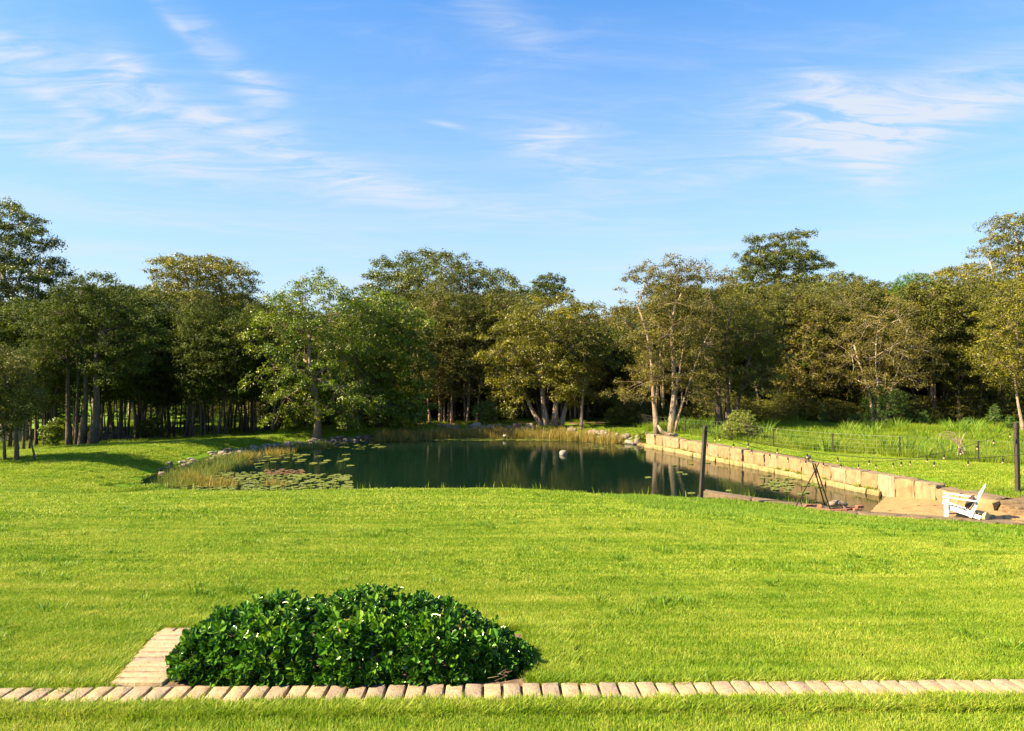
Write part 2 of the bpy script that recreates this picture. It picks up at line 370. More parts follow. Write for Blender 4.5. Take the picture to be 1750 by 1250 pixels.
def base_h(x, y):
    xc, yc = np.clip(x, -60, 60), np.clip(y, -3, 150)
    sh = xc.shape; xf, yf = xc.ravel(), yc.ravel(); out = np.empty(len(xf))
    for s in range(0, len(xf), 40000):
        a, b = xf[s:s + 40000], yf[s:s + 40000]
        out[s:s + 40000] = _tps((a[:, None] - CP[:, 0]) ** 2 + (b[:, None] - CP[:, 1]) ** 2) @ _sol[:_n] + _sol[_n] + _sol[_n + 1] * a + _sol[_n + 2] * b
    return np.maximum(out.reshape(sh), -7.0)
def height(x, y):
    x = np.atleast_1d(np.asarray(x, float)); y = np.atleast_1d(np.asarray(y, float))
    h = base_h(x, y)
    h = h + .035 * np.sin(x * .55 + y * .3) * np.sin(y * .8 + 1.3) * np.clip((y - 7) / 8, 0, 1)
    dn = dist(BANK, x, y, False)
    c = WATER - .02 + np.where(x < -11, .30, .50) * dn; k = .12
    m = -k * np.log(np.exp(-np.clip(h, -9, 0) / k) + np.exp(-np.clip(c, -9, 0) / k))
    ins = inside(SHORE, x, y)
    h = np.where(dn < 6, m, h)
    h = np.where(ins, WATER - .05 - np.minimum(dn, 1.2) * .5, h)
    dw = dist(WALLALL, x, y, False)
    h = np.where(dw < .30, -5.2, h)
    h = np.where(ins & (dw < 1.6), -5.2, h)
    h = np.where(inside(SAND, x, y), np.minimum(h, -4.95), h)
    h = np.where(ins & (x > 5.5) & (y < 24), -5.2, h)
    return h
def H(x, y): return float(height(x, y)[0])

def axis(segs):
    out = []
    for a, b, s in segs: out.append(np.arange(a, b, s))
    return np.concatenate(out + [[segs[-1][1]]])
gx = axis([(-2500, -300, 300), (-300, -100, 25), (-100, -40, 4), (-40, -20, .8), (-20, 20, .22), (20, 40, .8), (40, 100, 4), (100, 300, 25), (300, 2500, 300)])
gy = axis([(-60, -10, 5), (-10, 2, 1), (2, 16, .35), (16, 48, .22), (48, 80, 1), (80, 160, 5), (160, 400, 30), (400, 4000, 400)])
GX, GY = np.meshgrid(gx, gy); GZ = height(GX.ravel(), GY.ravel())
nx, ny = len(gx), len(gy); idx = np.arange(nx * ny).reshape(ny, nx)
quads = np.stack([idx[:-1, :-1], idx[:-1, 1:], idx[1:, 1:], idx[1:, :-1]], -1).reshape(-1, 4)
X, Y = GX.ravel(), GY.ravel()
lit = np.clip((Y - 47.5 - .02 * X) / 2, 0, 1) * np.clip((X + 17) / 3, 0, 1) * np.clip((95 - Y) / 10, 0, 1)          # leaf litter under the woods
lit = np.maximum(lit, .75 * np.clip(1 - dist(BANK, X, Y, False) / 1.1, 0, 1) * (Y > 36))
lit = np.maximum(lit, .85 * np.clip(1 - dist([(-1, 46.0), (3.5, 45.3), (6.6, 42.6), (8.0, 40.2)], X, Y, False) / 1.0, 0, 1))
lit = np.maximum(lit, .6 * np.clip(1 - np.abs(Y - 4.05 - .023 * X) / .16, 0, 1) * (np.abs(X) < 12))
lit = np.maximum(lit, .9 * (np.hypot(X - 15.9, Y - 20.2) < 1.3))
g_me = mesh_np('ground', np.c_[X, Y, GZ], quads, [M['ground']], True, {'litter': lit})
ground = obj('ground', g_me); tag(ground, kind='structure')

# pond water
cxy = np.mean(SHORE, 0)
wp = []
for (x, y) in SHORE:
    onwall = any(abs(x - a) + abs(y - b) < .01 for a, b in WALL) or (x > 5 and y < 24)
    v = np.array([x, y]) - cxy; v /= np.hypot(*v); e = .25 if onwall else .9
    wp.append((x + v[0] * e, y + v[1] * e, WATER))
water = obj('pond_water', mesh_np('pond_water', wp, [list(range(len(wp)))], [M['water']])); tag(water, kind='structure')

# sand beach
sxs = np.arange(9.8, 15.4, .07); sys_ = np.arange(18.8, 24.4, .07); SX, SY = np.meshgrid(sxs, sys_)
ds = dist([(10.3, 20.4), (10.9, 21.2), (13.07, 24.1)], SX, SY, False)
_in = inside(SHORE, SX, SY); SZ = np.where(_in, WATER - .02 - ds * .25, np.minimum(-4.40, WATER - .02 + ds * .16)) + .012 * np.clip(ds * 2, 0, 1) * np.sin(SX * 9 + SY * 3.1) * np.sin(SY * 7.3 - SX * 2) + rng.rand(*SX.shape) * .012 * np.clip(ds - .25, 0, 1)
ok = inside(SAND, SX, SY) | (dist(SAND, SX, SY) < .16)
ok = ok | (_in & (ds < .7) & (SX > 10.0))
ii = np.arange(SX.size).reshape(SX.shape); q = np.stack([ii[:-1, :-1], ii[:-1, 1:], ii[1:, 1:], ii[1:, :-1]], -1).reshape(-1, 4)
q = q[ok.ravel()[q].all(1)]
sand = obj('sand', mesh_np('sand', np.c_[SX.ravel(), SY.ravel(), SZ.ravel()], q, [M['sand']], True)); tag(sand, kind='structure')

# ------------------------------------------------------------------ scattering (geometry nodes) for what nobody could count
def blades(n, sx, sy, h, w, lean=.4, hv=.4, seed=1, clump=None):
    r = np.random.RandomState(seed)
    bx = (r.rand(n) - .5) * sx; by = (r.rand(n) - .5) * sy
    if clump: bx = r.randn(n) * clump; by = r.randn(n) * clump
    hh = h * (1 - hv + 2 * hv * r.rand(n)); a = r.rand(n) * 2 * np.pi; l = lean * hh * r.rand(n); la = r.rand(n) * 2 * np.pi
    if clump: la = np.arctan2(by, bx) + r.randn(n) * .6
    dx, dy = np.cos(a) * w / 2, np.sin(a) * w / 2; lx, ly = np.cos(la) * l, np.sin(la) * l
    z0 = np.full(n, -.01)
    P = np.stack([np.c_[bx - dx, by - dy, z0], np.c_[bx + dx, by + dy, z0],
                  np.c_[bx + dx * .8 + lx * .35, by + dy * .8 + ly * .35, hh * .55], np.c_[bx - dx * .8 + lx * .35, by - dy * .8 + ly * .35, hh * .55],
                  np.c_[bx + lx, by + ly, hh]], 1).reshape(-1, 3)
    b = np.arange(n)[:, None] * 5
    F4 = np.concatenate([b + [0, 1, 2], b + [0, 2, 3], b + [3, 2, 4]], 0)
    return P, F4, np.repeat(r.rand(n), 5)
def tile(name, mat, **kw):
    P, Fs, tn = blades(**kw); return mesh_np(name, P, Fs, [mat], False, {'tint': tn})
def scatter(name, tiles, pts, rot, scl, label=None, cat=None, parent=None):
    c = bpy.data.collections.new(name + '_source')
    for k, tm in enumerate(tiles): c.objects.link(bpy.data.objects.new('%s_tile' % name, tm))
    me = bpy.data.meshes.new(name); n = len(pts)
    me.vertices.add(n); me.vertices.foreach_set('co', np.asarray(pts, np.float32).ravel())
    a = me.attributes.new('rot', 'FLOAT_VECTOR', 'POINT'); a.data.foreach_set('vector', np.asarray(rot, np.float32).ravel())
    a = me.attributes.new('scl', 'FLOAT', 'POINT'); a.data.foreach_set('value', np.asarray(scl, np.float32))
    a = me.attributes.new('pick', 'INT', 'POINT'); a.data.foreach_set('value', rng.randint(0, len(tiles), n).astype(np.int32))
    o = obj(name, me, parent)
    g = bpy.data.node_groups.new(name + '_scatter', 'GeometryNodeTree')
    g.interface.new_socket('Geometry', in_out='INPUT', socket_type='NodeSocketGeometry'); g.interface.new_socket('Geometry', in_out='OUTPUT', socket_type='NodeSocketGeometry')
    gi = g.nodes.new('NodeGroupInput'); go = g.nodes.new('NodeGroupOutput'); ip = g.nodes.new('GeometryNodeInstanceOnPoints')
    ci = g.nodes.new('GeometryNodeCollectionInfo'); ci.inputs[0].default_value = c; ci.inputs[1].default_value = True; ci.inputs[2].default_value = True
    def na(nm, ty):
        k = g.nodes.new('GeometryNodeInputNamedAttribute'); k.data_type = ty; k.inputs[0].default_value = nm; return k.outputs[0]
    g.links.new(gi.outputs[0], ip.inputs['Points']); g.links.new(ci.outputs[0], ip.inputs['Instance']); ip.inputs['Pick Instance'].default_value = True
    g.links.new(na('pick', 'INT'), ip.inputs['Instance Index']); g.links.new(na('rot', 'FLOAT_VECTOR'), ip.inputs['Rotation']); g.links.new(na('scl', 'FLOAT'), ip.inputs['Scale'])
    g.links.new(ip.outputs[0], go.inputs[0])
    md = o.modifiers.new('scatter', 'NODES'); md.node_group = g
    tag(o, label, cat, kind='stuff')
    return o
def slope_rot(x, y, quarter=False):
    e = .25; hx = (height(x + e, y) - height(x - e, y)) / (2 * e); hy = (height(x, y + e) - height(x, y - e)) / (2 * e)
    hx, hy = np.clip(hx, -.8, .8), np.clip(hy, -.8, .8)
    rz = (rng.randint(0, 4, len(x)) * np.pi / 2) if quarter else rng.rand(len(x)) * 2 * np.pi
    # Euler XYZ: tilt expressed after the z turn
    out = np.empty((len(x), 3))
    for i in range(len(x)):
        nrm = Vector((-hx[i], -hy[i], 1)).normalized()
        qd = Vector((0, 0, 1)).rotation_difference(nrm) @ Euler((0, 0, rz[i])).to_quaternion()
        out[i] = qd.to_euler('XYZ')
    return out
def cells(y0, y1, step, xl, xr, keep=None, jit=.1):
    ys = np.arange(y0, y1, step); P = []
    for yy in ys:
        a, b = xl(yy), xr(yy); xx = np.arange(a, b, step); P.append(np.c_[xx, np.full(len(xx), yy)])
    P = np.concatenate(P); P += (rng.rand(*P.shape) - .5) * step * jit
    if keep is not None: P = P[keep(P[:, 0], P[:, 1])]
    return P
BRY = lambda x: 4.2 + .023 * x                # centre line of the brick edging
def on_land(x, y): return ~inside(SHORE, x, y) & (dist(SHORE, x, y) > .3)
def not_brick(x, y):
    a = np.abs(y - BRY(x)) < .26
    bed = (x > -2.62 - .25 * (y - 4.3)) & (x < .3) & (y > 4.1) & (y < 5.62)
    return ~(a | bed)
tn = [tile('turf_tile', M['lawnblade'], n=4400, sx=.4, sy=.4, h=.022, w=.0036, lean=1.1, hv=.5, seed=k) for k in range(3)]
cl = [tile('clover_tile', M['lushblade'], n=90, sx=.2, sy=.2, h=.04, w=.008, lean=1.1, hv=.5, seed=200 + k, clump=.05) for k in range(3)]
tm = [tile('turf_tile', M['lawnblade'], n=3200, sx=.6, sy=.6, h=.025, w=.006, lean=1.0, hv=.45, seed=10 + k) for k in range(3)]
tf = [tile('turf_tile', M['lawnblade'], n=1500, sx=1.0, sy=1.0, h=.036, w=.014, lean=.9, hv=.5, seed=20 + k) for k in range(3)]
CRESTY = lambda x: np.interp(x, [2.2, 3.5, 7.8, 11, 16], [18.5, 12.7, 10.6, 9.6, 9])
def lawn(name, tl, step, y0, y1, keep, label, cat='grass'):
    P = cells(y0, y1, step, lambda y: -.80 * y - 1, lambda y: .80 * y + 1, keep)
    P3 = np.c_[P, height(P[:, 0], P[:, 1])]
    return scatter(name, tl, P3, slope_rot(P[:, 0], P[:, 1], True), .9 + .25 * rng.rand(len(P)) + .35 * np.clip(np.sin(P[:, 0] * 2.7 + 3 * np.sin(P[:, 1] * 1.9)) * np.sin(P[:, 1] * 3.3), 0, 1), label, cat)
lawn('lawn_grass', tn, .36, 3.0, 7.5, not_brick, 'short sunlit lawn grass on both sides of the brick edging', )
# closer rows right beside bricks, small tufts
tt = [tile('tuft_tile', M['lawnblade'], n=60, sx=.1, sy=.1, h=.035, w=.0045, lean=1.2, hv=.5, seed=30 + k, clump=.022) for k in range(3)]
P = np.c_[rng.rand(5200) * 8.4 - 4.2, np.zeros(5200)]; sg = np.where(rng.rand(5200) < .5, -1, 1)
P[:, 1] = BRY(P[:, 0]) + sg * (.122 + .17 * rng.rand(5200) ** .8)
bedx = (P[:, 0] > -2.66) & (P[:, 0] < .25) & (sg > 0)
P = P[~bedx]
_y = 4.3 + 1.25 * rng.rand(900); P2 = np.c_[-2.60 - .25 * (_y - 4.35) - .18 * rng.rand(900), _y]; P3_ = np.c_[rng.rand(1600) * 3.0 - 2.85, 5.58 + .14 * rng.rand(1600)]; P4_ = np.c_[.12 + .3 * rng.rand(1300), 4.34 + 1.3 * rng.rand(1300)]
P = np.concatenate([P, P2, P3_, P4_])
scatter('verge_grass', tt, np.c_[P, height(P[:, 0], P[:, 1])], np.c_[np.zeros((len(P), 2)), rng.rand(len(P)) * 6.28], .6 + .7 * rng.rand(len(P)), 'uneven tufts of grass growing against the brick edging', 'grass')
lawn('mown_grass', tm, .52, 7.2, 13.2, None, 'mown grass across the middle of the lawn')
slope_keep = lambda x, y: (np.hypot(x - 15.9, y - 20.2) > 1.35) & on_land(x, y) & (dist(SAND, x, y) > .5) & ~inside(SAND, x, y) & (dist([(6.3, 21.7), (8.7, 20.6), (10.1, 20.0), (12.8, 19.5), (15, 19.05), (18, 18.7)], x, y, False) > .55)
tl_ = [tile('lush_tile', M['lushblade'], n=900, sx=.8, sy=.8, h=.06, w=.012, lean=.9, hv=.6, seed=25 + k) for k in range(3)]
lawn('lush_grass', tl_, .7, 10.4, 21.8, lambda x, y: slope_keep(x, y) & (y > CRESTY(x) + .5), 'darker unmown grass on the slope above the stone kerb')
lawn('slope_grass', tf, .8, 12.8, 22.6, slope_keep, 'grass on the slope falling towards the pond')
tb = [tile('bank_tile', M['lawnblade'], n=2200, sx=1.2, sy=1.2, h=.042, w=.014, lean=.9, hv=.6, seed=40 + k) for k in range(3)]
lawn('bank_grass', tb, 1.0, 22.4, 47, lambda x, y: on_land(x, y) & (dist(BANK, x, y, False) > .45) & (dist(WALLALL, x, y, False) > 1.0) & ~inside(SAND, x, y) & ((x < 9) | (y < 42)), 'grass along the far bank and behind the stone wall')

P = np.c_[rng.rand(2600) * 22 - 11, 3.4 + rng.rand(2600) ** .8 * 12]; P = P[(np.abs(P[:, 0]) < P[:, 1] * .8 + .5) & not_brick(P[:, 0], P[:, 1]) & (np.sin(P[:, 0] * 1.3 + 2) * np.sin(P[:, 1] * 1.7) + .5 * rng.randn(len(P)) > .35)]
scatter('lawn_weeds', cl, np.c_[P, height(P[:, 0], P[:, 1])], np.c_[np.zeros((len(P), 2)), rng.rand(len(P)) * 6.28], .5 + 1.0 * rng.rand(len(P)), 'darker tufts and clover patches scattered through the mown lawn', 'weeds')
# tall meadow beyond the fence
FENCE = [(23.5, 25.2), (21.3, 26.3), (19.06, 27.9), (16.75, 29.5), (14.8, 31.5), (12.8, 33.4), (11.2, 36.0), (9.9, 39.0), (8.9, 42.0), (8.4, 45.5)]
def beyond_fence(x, y):
    fy = np.interp(x, [p[0] for p in FENCE[::-1]], [p[1] for p in FENCE[::-1]]); return (y > fy + .25) & (x > 8.5)
tmd = [tile('meadow_tile', M['meadowblade'], n=260, sx=1, sy=1, h=.27, w=.016, lean=.8, hv=.5, seed=50 + k, clump=.3) for k in range(4)]
P = np.c_[8 + rng.rand(5200) * 34, 25 + rng.rand(5200) * 26]; P = P[beyond_fence(P[:, 0], P[:, 1])]
scatter('meadow_grass', tmd, np.c_[P, height(P[:, 0], P[:, 1])], np.c_[np.zeros((len(P), 2)), rng.rand(len(P)) * 6.28], .45 + .85 * rng.rand(len(P)) * (1 + .2 * np.sin(P[:, 0] * .8)), 'tall rank meadow grass between the wire fence and the woods', 'grass')
twd = [tile('weed_clump_tile', M['lushblade'], n=70, sx=.4, sy=.4, h=.5, w=.03, lean=.9, hv=.6, seed=210 + k, clump=.14) for k in range(3)]
P = np.c_[9 + rng.rand(900) * 26, 27 + rng.rand(900) * 19]; P = P[beyond_fence(P[:, 0], P[:, 1]) & (np.sin(P[:, 0] * 1.1 + 1) * np.sin(P[:, 1] * .9) + .4 * rng.randn(len(P)) > .3)]
scatter('meadow_weeds', twd, np.c_[P, height(P[:, 0], P[:, 1])], np.c_[np.zeros((len(P), 2)), rng.rand(len(P)) * 6.28], .6 + .8 * rng.rand(len(P)), 'dark green weed clumps standing in the meadow past the fence', 'weeds')
P = np.c_[-38 + rng.rand(2600) * 46, 35 + rng.rand(2600) * 30]
P = P[(P[:, 1] > np.interp(P[:, 0], [-38, -22, -15, -8, 8], [32.5, 34.5, 42, 47.5, 48.5]))]
scatter('understorey_grass', tmd, np.c_[P, height(P[:, 0], P[:, 1])], np.c_[np.zeros((len(P), 2)), rng.rand(len(P)) * 6.28], .25 + .5 * rng.rand(len(P)), 'rough grass at the foot of the trees past the far bank', 'grass')

# seed stalks standing up on the crest of the lawn
tsd = [tile('stalk_tile', M['meadowblade'], n=4, sx=.1, sy=.1, h=.14, w=.012, lean=.6, hv=.6, seed=60 + k, clump=.04) for k in range(3)]
P = np.c_[rng.rand(420) * 17 - 9.5, 18.4 + rng.rand(420) * 1.4]; P = P[rng.rand(len(P)) < .35 + .65 * (np.sin(P[:, 0] * 2.3) > .2)]
scatter('grass_stalks', tsd, np.c_[P, height(P[:, 0], P[:, 1])], np.c_[np.zeros((len(P), 2)), rng.rand(len(P)) * 6.28], .5 + 1.3 * rng.rand(len(P)) ** 3, 'thin seeding grass stalks along the crest of the lawn above the pond', 'grass')

# reeds
tr1 = [tile('reed_tile', M['reed'], n=34, sx=.3, sy=.3, h=.62, w=.024, lean=.4, hv=.4, seed=70 + k, clump=.12) for k in range(4)]
tr2 = [tile('rush_tile', M['reed_green'], n=34, sx=.3, sy=.3, h=.42, w=.02, lean=.6, hv=.4, seed=80 + k, clump=.14) for k in range(4)]
def along(path, n, off0, off1, jitter=0):
    path = np.array(path); seg = np.diff(path, axis=0); L = np.hypot(*seg.T); cs = np.r_[0, np.cumsum(L)]
    s = rng.rand(n) * cs[-1]; k = np.clip(np.searchsorted(cs, s) - 1, 0, len(L) - 1); f = (s - cs[k]) / L[k]
    p = path[k] + seg[k] * f[:, None]; nrm = np.c_[-seg[k][:, 1], seg[k][:, 0]] / L[k][:, None]
    return p + nrm * (off0 + (off1 - off0) * rng.rand(n))[:, None]
far_shore = [(6.8, 40.6), (6.1, 41.3), (3.2, 43.9), (-2.9, 44.7), (-8.6, 42.8)]
left_shore = [(-8.6, 42.8), (-11.3, 40.8), (-13.8, 37.6), (-15.1, 34.6), (-15.4, 30.8), (-14.8, 28.0), (-13.7, 25.2)]
def zw(P): return np.maximum(height(P[:, 0], P[:, 1]), WATER - .25)
P = along(far_shore, 620, -.1, 1.5)
P = P[(rng.rand(len(P)) < np.interp(P[:, 0], [-9, -7, 1, 3, 6, 7], [.8, 1, 1, .7, .45, .2]))]
scatter('reeds', tr1, np.c_[P, zw(P)], np.c_[np.zeros((len(P), 2)), rng.rand(len(P)) * 6.28], .7 + .55 * rng.rand(len(P)), 'band of russet reeds along the far edge of the pond', 'reeds')
P = np.concatenate([along(left_shore[1:], 330, .1, 2.3), along([(-14.5, 31), (-14.2, 28), (-12.8, 25.8)], 240, -.2, 1.7)])
scatter('rushes', tr2, np.c_[P, zw(P)], np.c_[np.zeros((len(P), 2)), rng.rand(len(P)) * 6.28], .5 + .6 * rng.rand(len(P)), 'green and straw rushes in the shallows at the left end of the pond', 'rushes')
P = np.concatenate([along([(-13.6, 28.2), (-12.4, 26.6), (-10.5, 26.0)], 60, -.5, .6), along([(-13.4, 33.5), (-11.9, 36.3)], 50, -.4, .5), along([(-9.6, 26.4), (-8.6, 26.3)], 12, -.3, .3)])
scatter('orange_reeds', tr1, np.c_[P, zw(P)], np.c_[np.zeros((len(P), 2)), rng.rand(len(P)) * 6.28], .45 + .4 * rng.rand(len(P)), 'orange tipped reeds standing among the lily pads', 'reeds')
tgr = [tile('green_rush_tile', M['meadowblade'], n=7, sx=.2, sy=.2, h=.45, w=.022, lean=.35, hv=.4, seed=90 + k, clump=.09) for k in range(2)]
P = np.c_[6.9 + rng.rand(26) * 2.4, np.zeros(26)]; P[:, 1] = np.interp(P[:, 0], [6.3, 8.8, 10.3], [22.3, 21.25, 20.9]) + rng.rand(26) * .4
scatter('green_rushes', tgr, np.c_[P, np.full(26, WATER - .08)], np.c_[np.zeros((26, 2)), rng.rand(26) * 6.28], .7 + .6 * rng.rand(26), 'bright green rushes in the water behind the stone kerb', 'rushes')

# ------------------------------------------------------------------ sandstone wall
def block_mesh(name, mats, seed, rough=.05, nsub=2, bev=.07):
    """unit block (-.5 .5) with worn, uneven faces"""
    r = np.random.RandomState(seed); k = nsub + 2
    ax = np.array([-.5, -.5 + bev] + list(np.linspace(-.5 + bev, .5 - bev, nsub + 1)[1:-1]) + [.5 - bev, .5]); n = len(ax)
    V = []; ids = {}
    def vid(i, j, l):
        if (i, j, l) not in ids:
            p = np.array([ax[i], ax[j], ax[l]])
            edge = sum(q in (0, n - 1) for q in (i, j, l))
            if edge > 1:
                for c, q in enumerate((i, j, l)):
                    if q in (0, n - 1): p[c] *= 1 - bev * (.55 if edge == 2 else .8)
            p += (r.rand(3) - .5) * rough
            ids[(i, j, l)] = len(V); V.append(p)
        return ids[(i, j, l)]
    Fs = []; mi = []
    for a in range(n - 1):
        for b in range(n - 1):
            for s, e in ((0, 0), (n - 1, 1)):
                q1 = [vid(s, a, b), vid(s, a + 1, b), vid(s, a + 1, b + 1), vid(s, a, b + 1)]
                q2 = [vid(a, s, b), vid(a + 1, s, b), vid(a + 1, s, b + 1), vid(a, s, b + 1)]
                q3 = [vid(a, b, s), vid(a + 1, b, s), vid(a + 1, b + 1, s), vid(a, b + 1, s)]
                Fs += [q1 if e else q1[::-1], q2[::-1] if e else q2, q3 if e else q3[::-1]]
                mi += [0, 0, 1 if (e and len(mats) > 1) else 0]
    me = mesh_np(name, V, Fs, mats, True); me.polygons.foreach_set('material_index', mi)
    return me
wb = [block_mesh('wall_block', [M['sandstone'], M['sandstone_top']], k, .085, 4, .055) for k in range(6)]
fb = [block_mesh('footing_block', [M['sandstone_wet'], M['sandstone_wet']], 10 + k, .07, 3, .08) for k in range(4)]
sl = [block_mesh('slab', [M['kerbstone'], M['kerbstone']], 20 + k, .04, 3, .05) for k in range(4)]
def ray_hit(px, path):
    k = (px - CX) / F
    for (x1, y1), (x2, y2) in zip(path[:-1], path[1:]):
        d1, d2 = x1 - k * y1, x2 - k * y2
        if d1 * d2 <= 0:
            t = d1 / (d1 - d2); return np.array([x1 + t * (x2 - x1), y1 + t * (y2 - y1)])
def stretch(name, me, a, b, z0, z1, depth, parent, gap=.02, out=0.0, dz=0.0):
    """block between plan points a and b, its face on the line, body behind it"""
    a, b = np.array(a, float), np.array(b, float); d = b - a; L = np.hypot(*d); u = d / L; nrm = np.array([u[1], -u[0]])
    if nrm[0] < 0: nrm = -nrm
    c = (a + b) / 2 + nrm * (depth / 2 - out)
    o = obj(name, me, parent, (c[0], c[1], (z0 + z1) / 2), (dz, 0, math.atan2(u[1], u[0])), (L - gap, depth, z1 - z0))
    return o
wall = empty('sandstone_wall', (10.5, 31.5, WATER)); tag(wall, 'long retaining wall of pale sandstone blocks along the right side of the pond', 'wall')
def child(o, parent):
    o.parent = parent; o.matrix_parent_inverse = Matrix.Translation(-parent.location) if parent.rotation_euler.z == 0 else parent.matrix_basis.inverted(); return o
bounds = [1104, 1119, 1132, 1146, 1160, 1174, 1192, 1209, 1227, 1248, 1269, 1288, 1306, 1326, 1348, 1370, 1395, 1420, 1446, 1471, 1500]
pts = [ray_hit(p, WALL) if p > 1104 else np.array(WALL[0]) for p in bounds] + [np.array(q) for q in ((13.25, 23.62), (13.52, 22.95), (13.78, 22.25), (14.50, 20.62))]
for i in range(len(pts) - 1):
    last = i == len(pts) - 2
    j = rng.rand()
    o = stretch('block', wb[i % 6], pts[i], pts[i + 1], (-4.43 if i < 20 else -4.75) if not last else -4.75, (-3.90 + .06 * j) if not last else -4.02, .55 if not last else .95, None, .03 + .03 * rng.rand() if i < 18 else .015, .09 * (rng.rand() - .5) if i < 18 else .0)
    if last: o.rotation_euler.y = .035
    child(o, wall)
cs = np.r_[0, np.cumsum([np.hypot(*(np.array(b) - a)) for a, b in zip(WALL[:-1], WALL[1:])])]
def wall_at(s): return np.array([np.interp(s, cs, [p[0] for p in WALL]), np.interp(s, cs, [p[1] for p in WALL])])
s = 0.0; k = 0
while s < cs[-1] - .2:
    e = min(s + .62 + .45 * rng.rand(), cs[-1]); o = stretch('footing_block', fb[k % 4], wall_at(s), wall_at(e), -5.0, -4.425 + .03 * rng.rand(), .6, None, .02, .15 + .04 * rng.rand()); child(o, wall); s = e; k += 1
# moss and weeds in the joints
tw = [tile('weed_tile', M['meadowblade'], n=26, sx=.1, sy=.1, h=.08, w=.02, lean=1.3, hv=.6, seed=95 + k, clump=.05) for k in range(2)]
sw = rng.rand(60) * cs[-1]; P = np.array([wall_at(q) for q in sw]) + np.array([-.06, -.02])
w_ = scatter('wall_weeds', tw, np.c_[P, np.full(60, -4.42)], np.c_[np.zeros((60, 2)), rng.rand(60) * 6.28], .3 + 1.1 * rng.rand(60) ** 2, 'small green weeds rooted on the ledge of the stone wall', 'weeds')

# kerb of flat slabs on the near side of the pond, and steps
kerb = empty('stone_kerb', (10, 20, -4.4)); tag(kerb, 'low kerb of flat brown sandstone slabs between the lawn slope and the water', 'kerb')
KP = [(6.1, 22.0, -4.02), (7.4, 21.25, -4.12), (8.75, 20.75, -4.21), (10.1, 20.1, -4.31), (11.5, 19.82, -4.35), (12.9, 19.5, -4.38), (14.3, 19.3, -4.41), (15.5, 19.1, -4.42), (16.9, 18.85, -4.44), (18.4, 18.6, -4.44)]
for i in range(len(KP) - 1):
    a, b = KP[i], KP[i + 1]; z = (a[2] + b[2]) / 2
    L = math.hypot(b[0] - a[0], b[1] - a[1])
    o = obj('slab', sl[i % 4], None, ((a[0] + b[0]) / 2, (a[1] + b[1]) / 2 - .12, z - .2), (0, -math.atan2(b[2] - a[2], L), math.atan2(b[1] - a[1], b[0] - a[0])), (L - .02, .52, .44)); child(o, kerb)
steps = empty('stone_steps', (15.8, 20.2, -4.5)); tag(steps, 'wide sandstone steps leading off the sand at the end of the stone wall', 'steps')
for (x, y, z, a, l, d) in ((15.75, 21.0, -4.10, -.1, 1.9, .8), (16.0, 20.45, -4.20, -.08, 2.0, .6), (16.2, 19.95, -4.30, -.05, 2.1, .6), (15.8, 19.75, -4.40, .02, 1.7, .5)):
    child(obj('step', sl[int(rng.randint(4))], None, (x, y, z - .15), (0, 0, a), (l, d, .3)), steps)

# ------------------------------------------------------------------ brick edging in the foreground
def brick_mesh(seed, w, l, h):
    r = np.random.RandomState(seed); b = .008
    me = block_mesh('brick', [M['brick']], seed, .0, 2, .10)
    co = np.empty(len(me.vertices) * 3, np.float32); me.vertices.foreach_get('co', co); co = co.reshape(-1, 3)
    sz = np.array([w, l, h]); s_ = np.sign(co); d = .5 - np.abs(co)
    co2 = s_ * (.5 - d * np.clip(np.array([.05, .025, .08]) / .10, 0, 1) * (d < .11) - d * (d >= .11)) * sz
    co2 += (r.rand(*co2.shape) - .5) * .004
    me.vertices.foreach_set('co', co2.astype(np.float32).ravel()); me.update(); return me
bm_ = [brick_mesh(100 + k, .103, .225, .075) for k in range(7)]
bm2 = [brick_mesh(120 + k, .335, .090, .075) for k in range(4)]
edge = empty('brick_edging', (0, 4.2, -2.03)); tag(edge, 'straight garden edging of pale bricks laid side by side across the foreground', 'edging')
x = -4.1; i = 0
while x < 4.2:
    z = H(x, BRY(x)) - .012 + .006 * (rng.rand() - .5)
    child(obj('brick', bm_[i % 7], None, (x, BRY(x) + .004 * (rng.rand() - .5), z), (.012 * (rng.rand() - .5) - .03, .02 * (rng.rand() - .5), .023 + .03 * (rng.rand() - .5)), None), edge)
    x += .1185 + .004 * rng.rand(); i += 1
bed = []
for xx in np.arange(-4.4, 4.5, .05):
    bed.append((xx, BRY(xx) - .108, H(xx, 4.2) + .008)); bed.append((xx, BRY(xx) + .108, H(xx, 4.2) - .002))
nb = len(bed) // 2
jo = obj('joint_sand', mesh_np('joint_sand', bed, [(2 * k, 2 * k + 2, 2 * k + 3, 2 * k + 1) for k in range(nb - 1)], [M['soil']])); child(jo, edge)
ret = empty('brick_border', (-2.4, 4.7, -2.05)); tag(ret, 'short return of narrow bricks on the left side of the leafy bush', 'edging')
for k in range(11):
    yy = 4.375 + .101 * k; xx = -2.385 - .026 * k
    child(obj('brick', bm2[k % 4], None, (xx, yy, H(xx, yy) - .008 + .004 * rng.rand()), (-.06, 0, .01 * (rng.rand() - .5)), None), ret)
for k in range(22):
    xx = -2.77 + .1185 * k
    child(obj('brick', bm_[k % 7], None, (xx, 5.50, H(xx, 5.50) - .012), (-.06, 0, .02 * (rng.rand() - .5)), (.96, .42, 1)), ret)
jr = []
for (a, b) in ((-2.22, 4.33), (-2.55, 4.33), (-2.82, 5.45), (-2.49, 5.45)): jr.append((a, b, H(a, b) + .006))
child(obj('joint_sand', mesh_np('joint_sand', jr, [(0, 3, 2, 1)], [M['soil']])), ret)
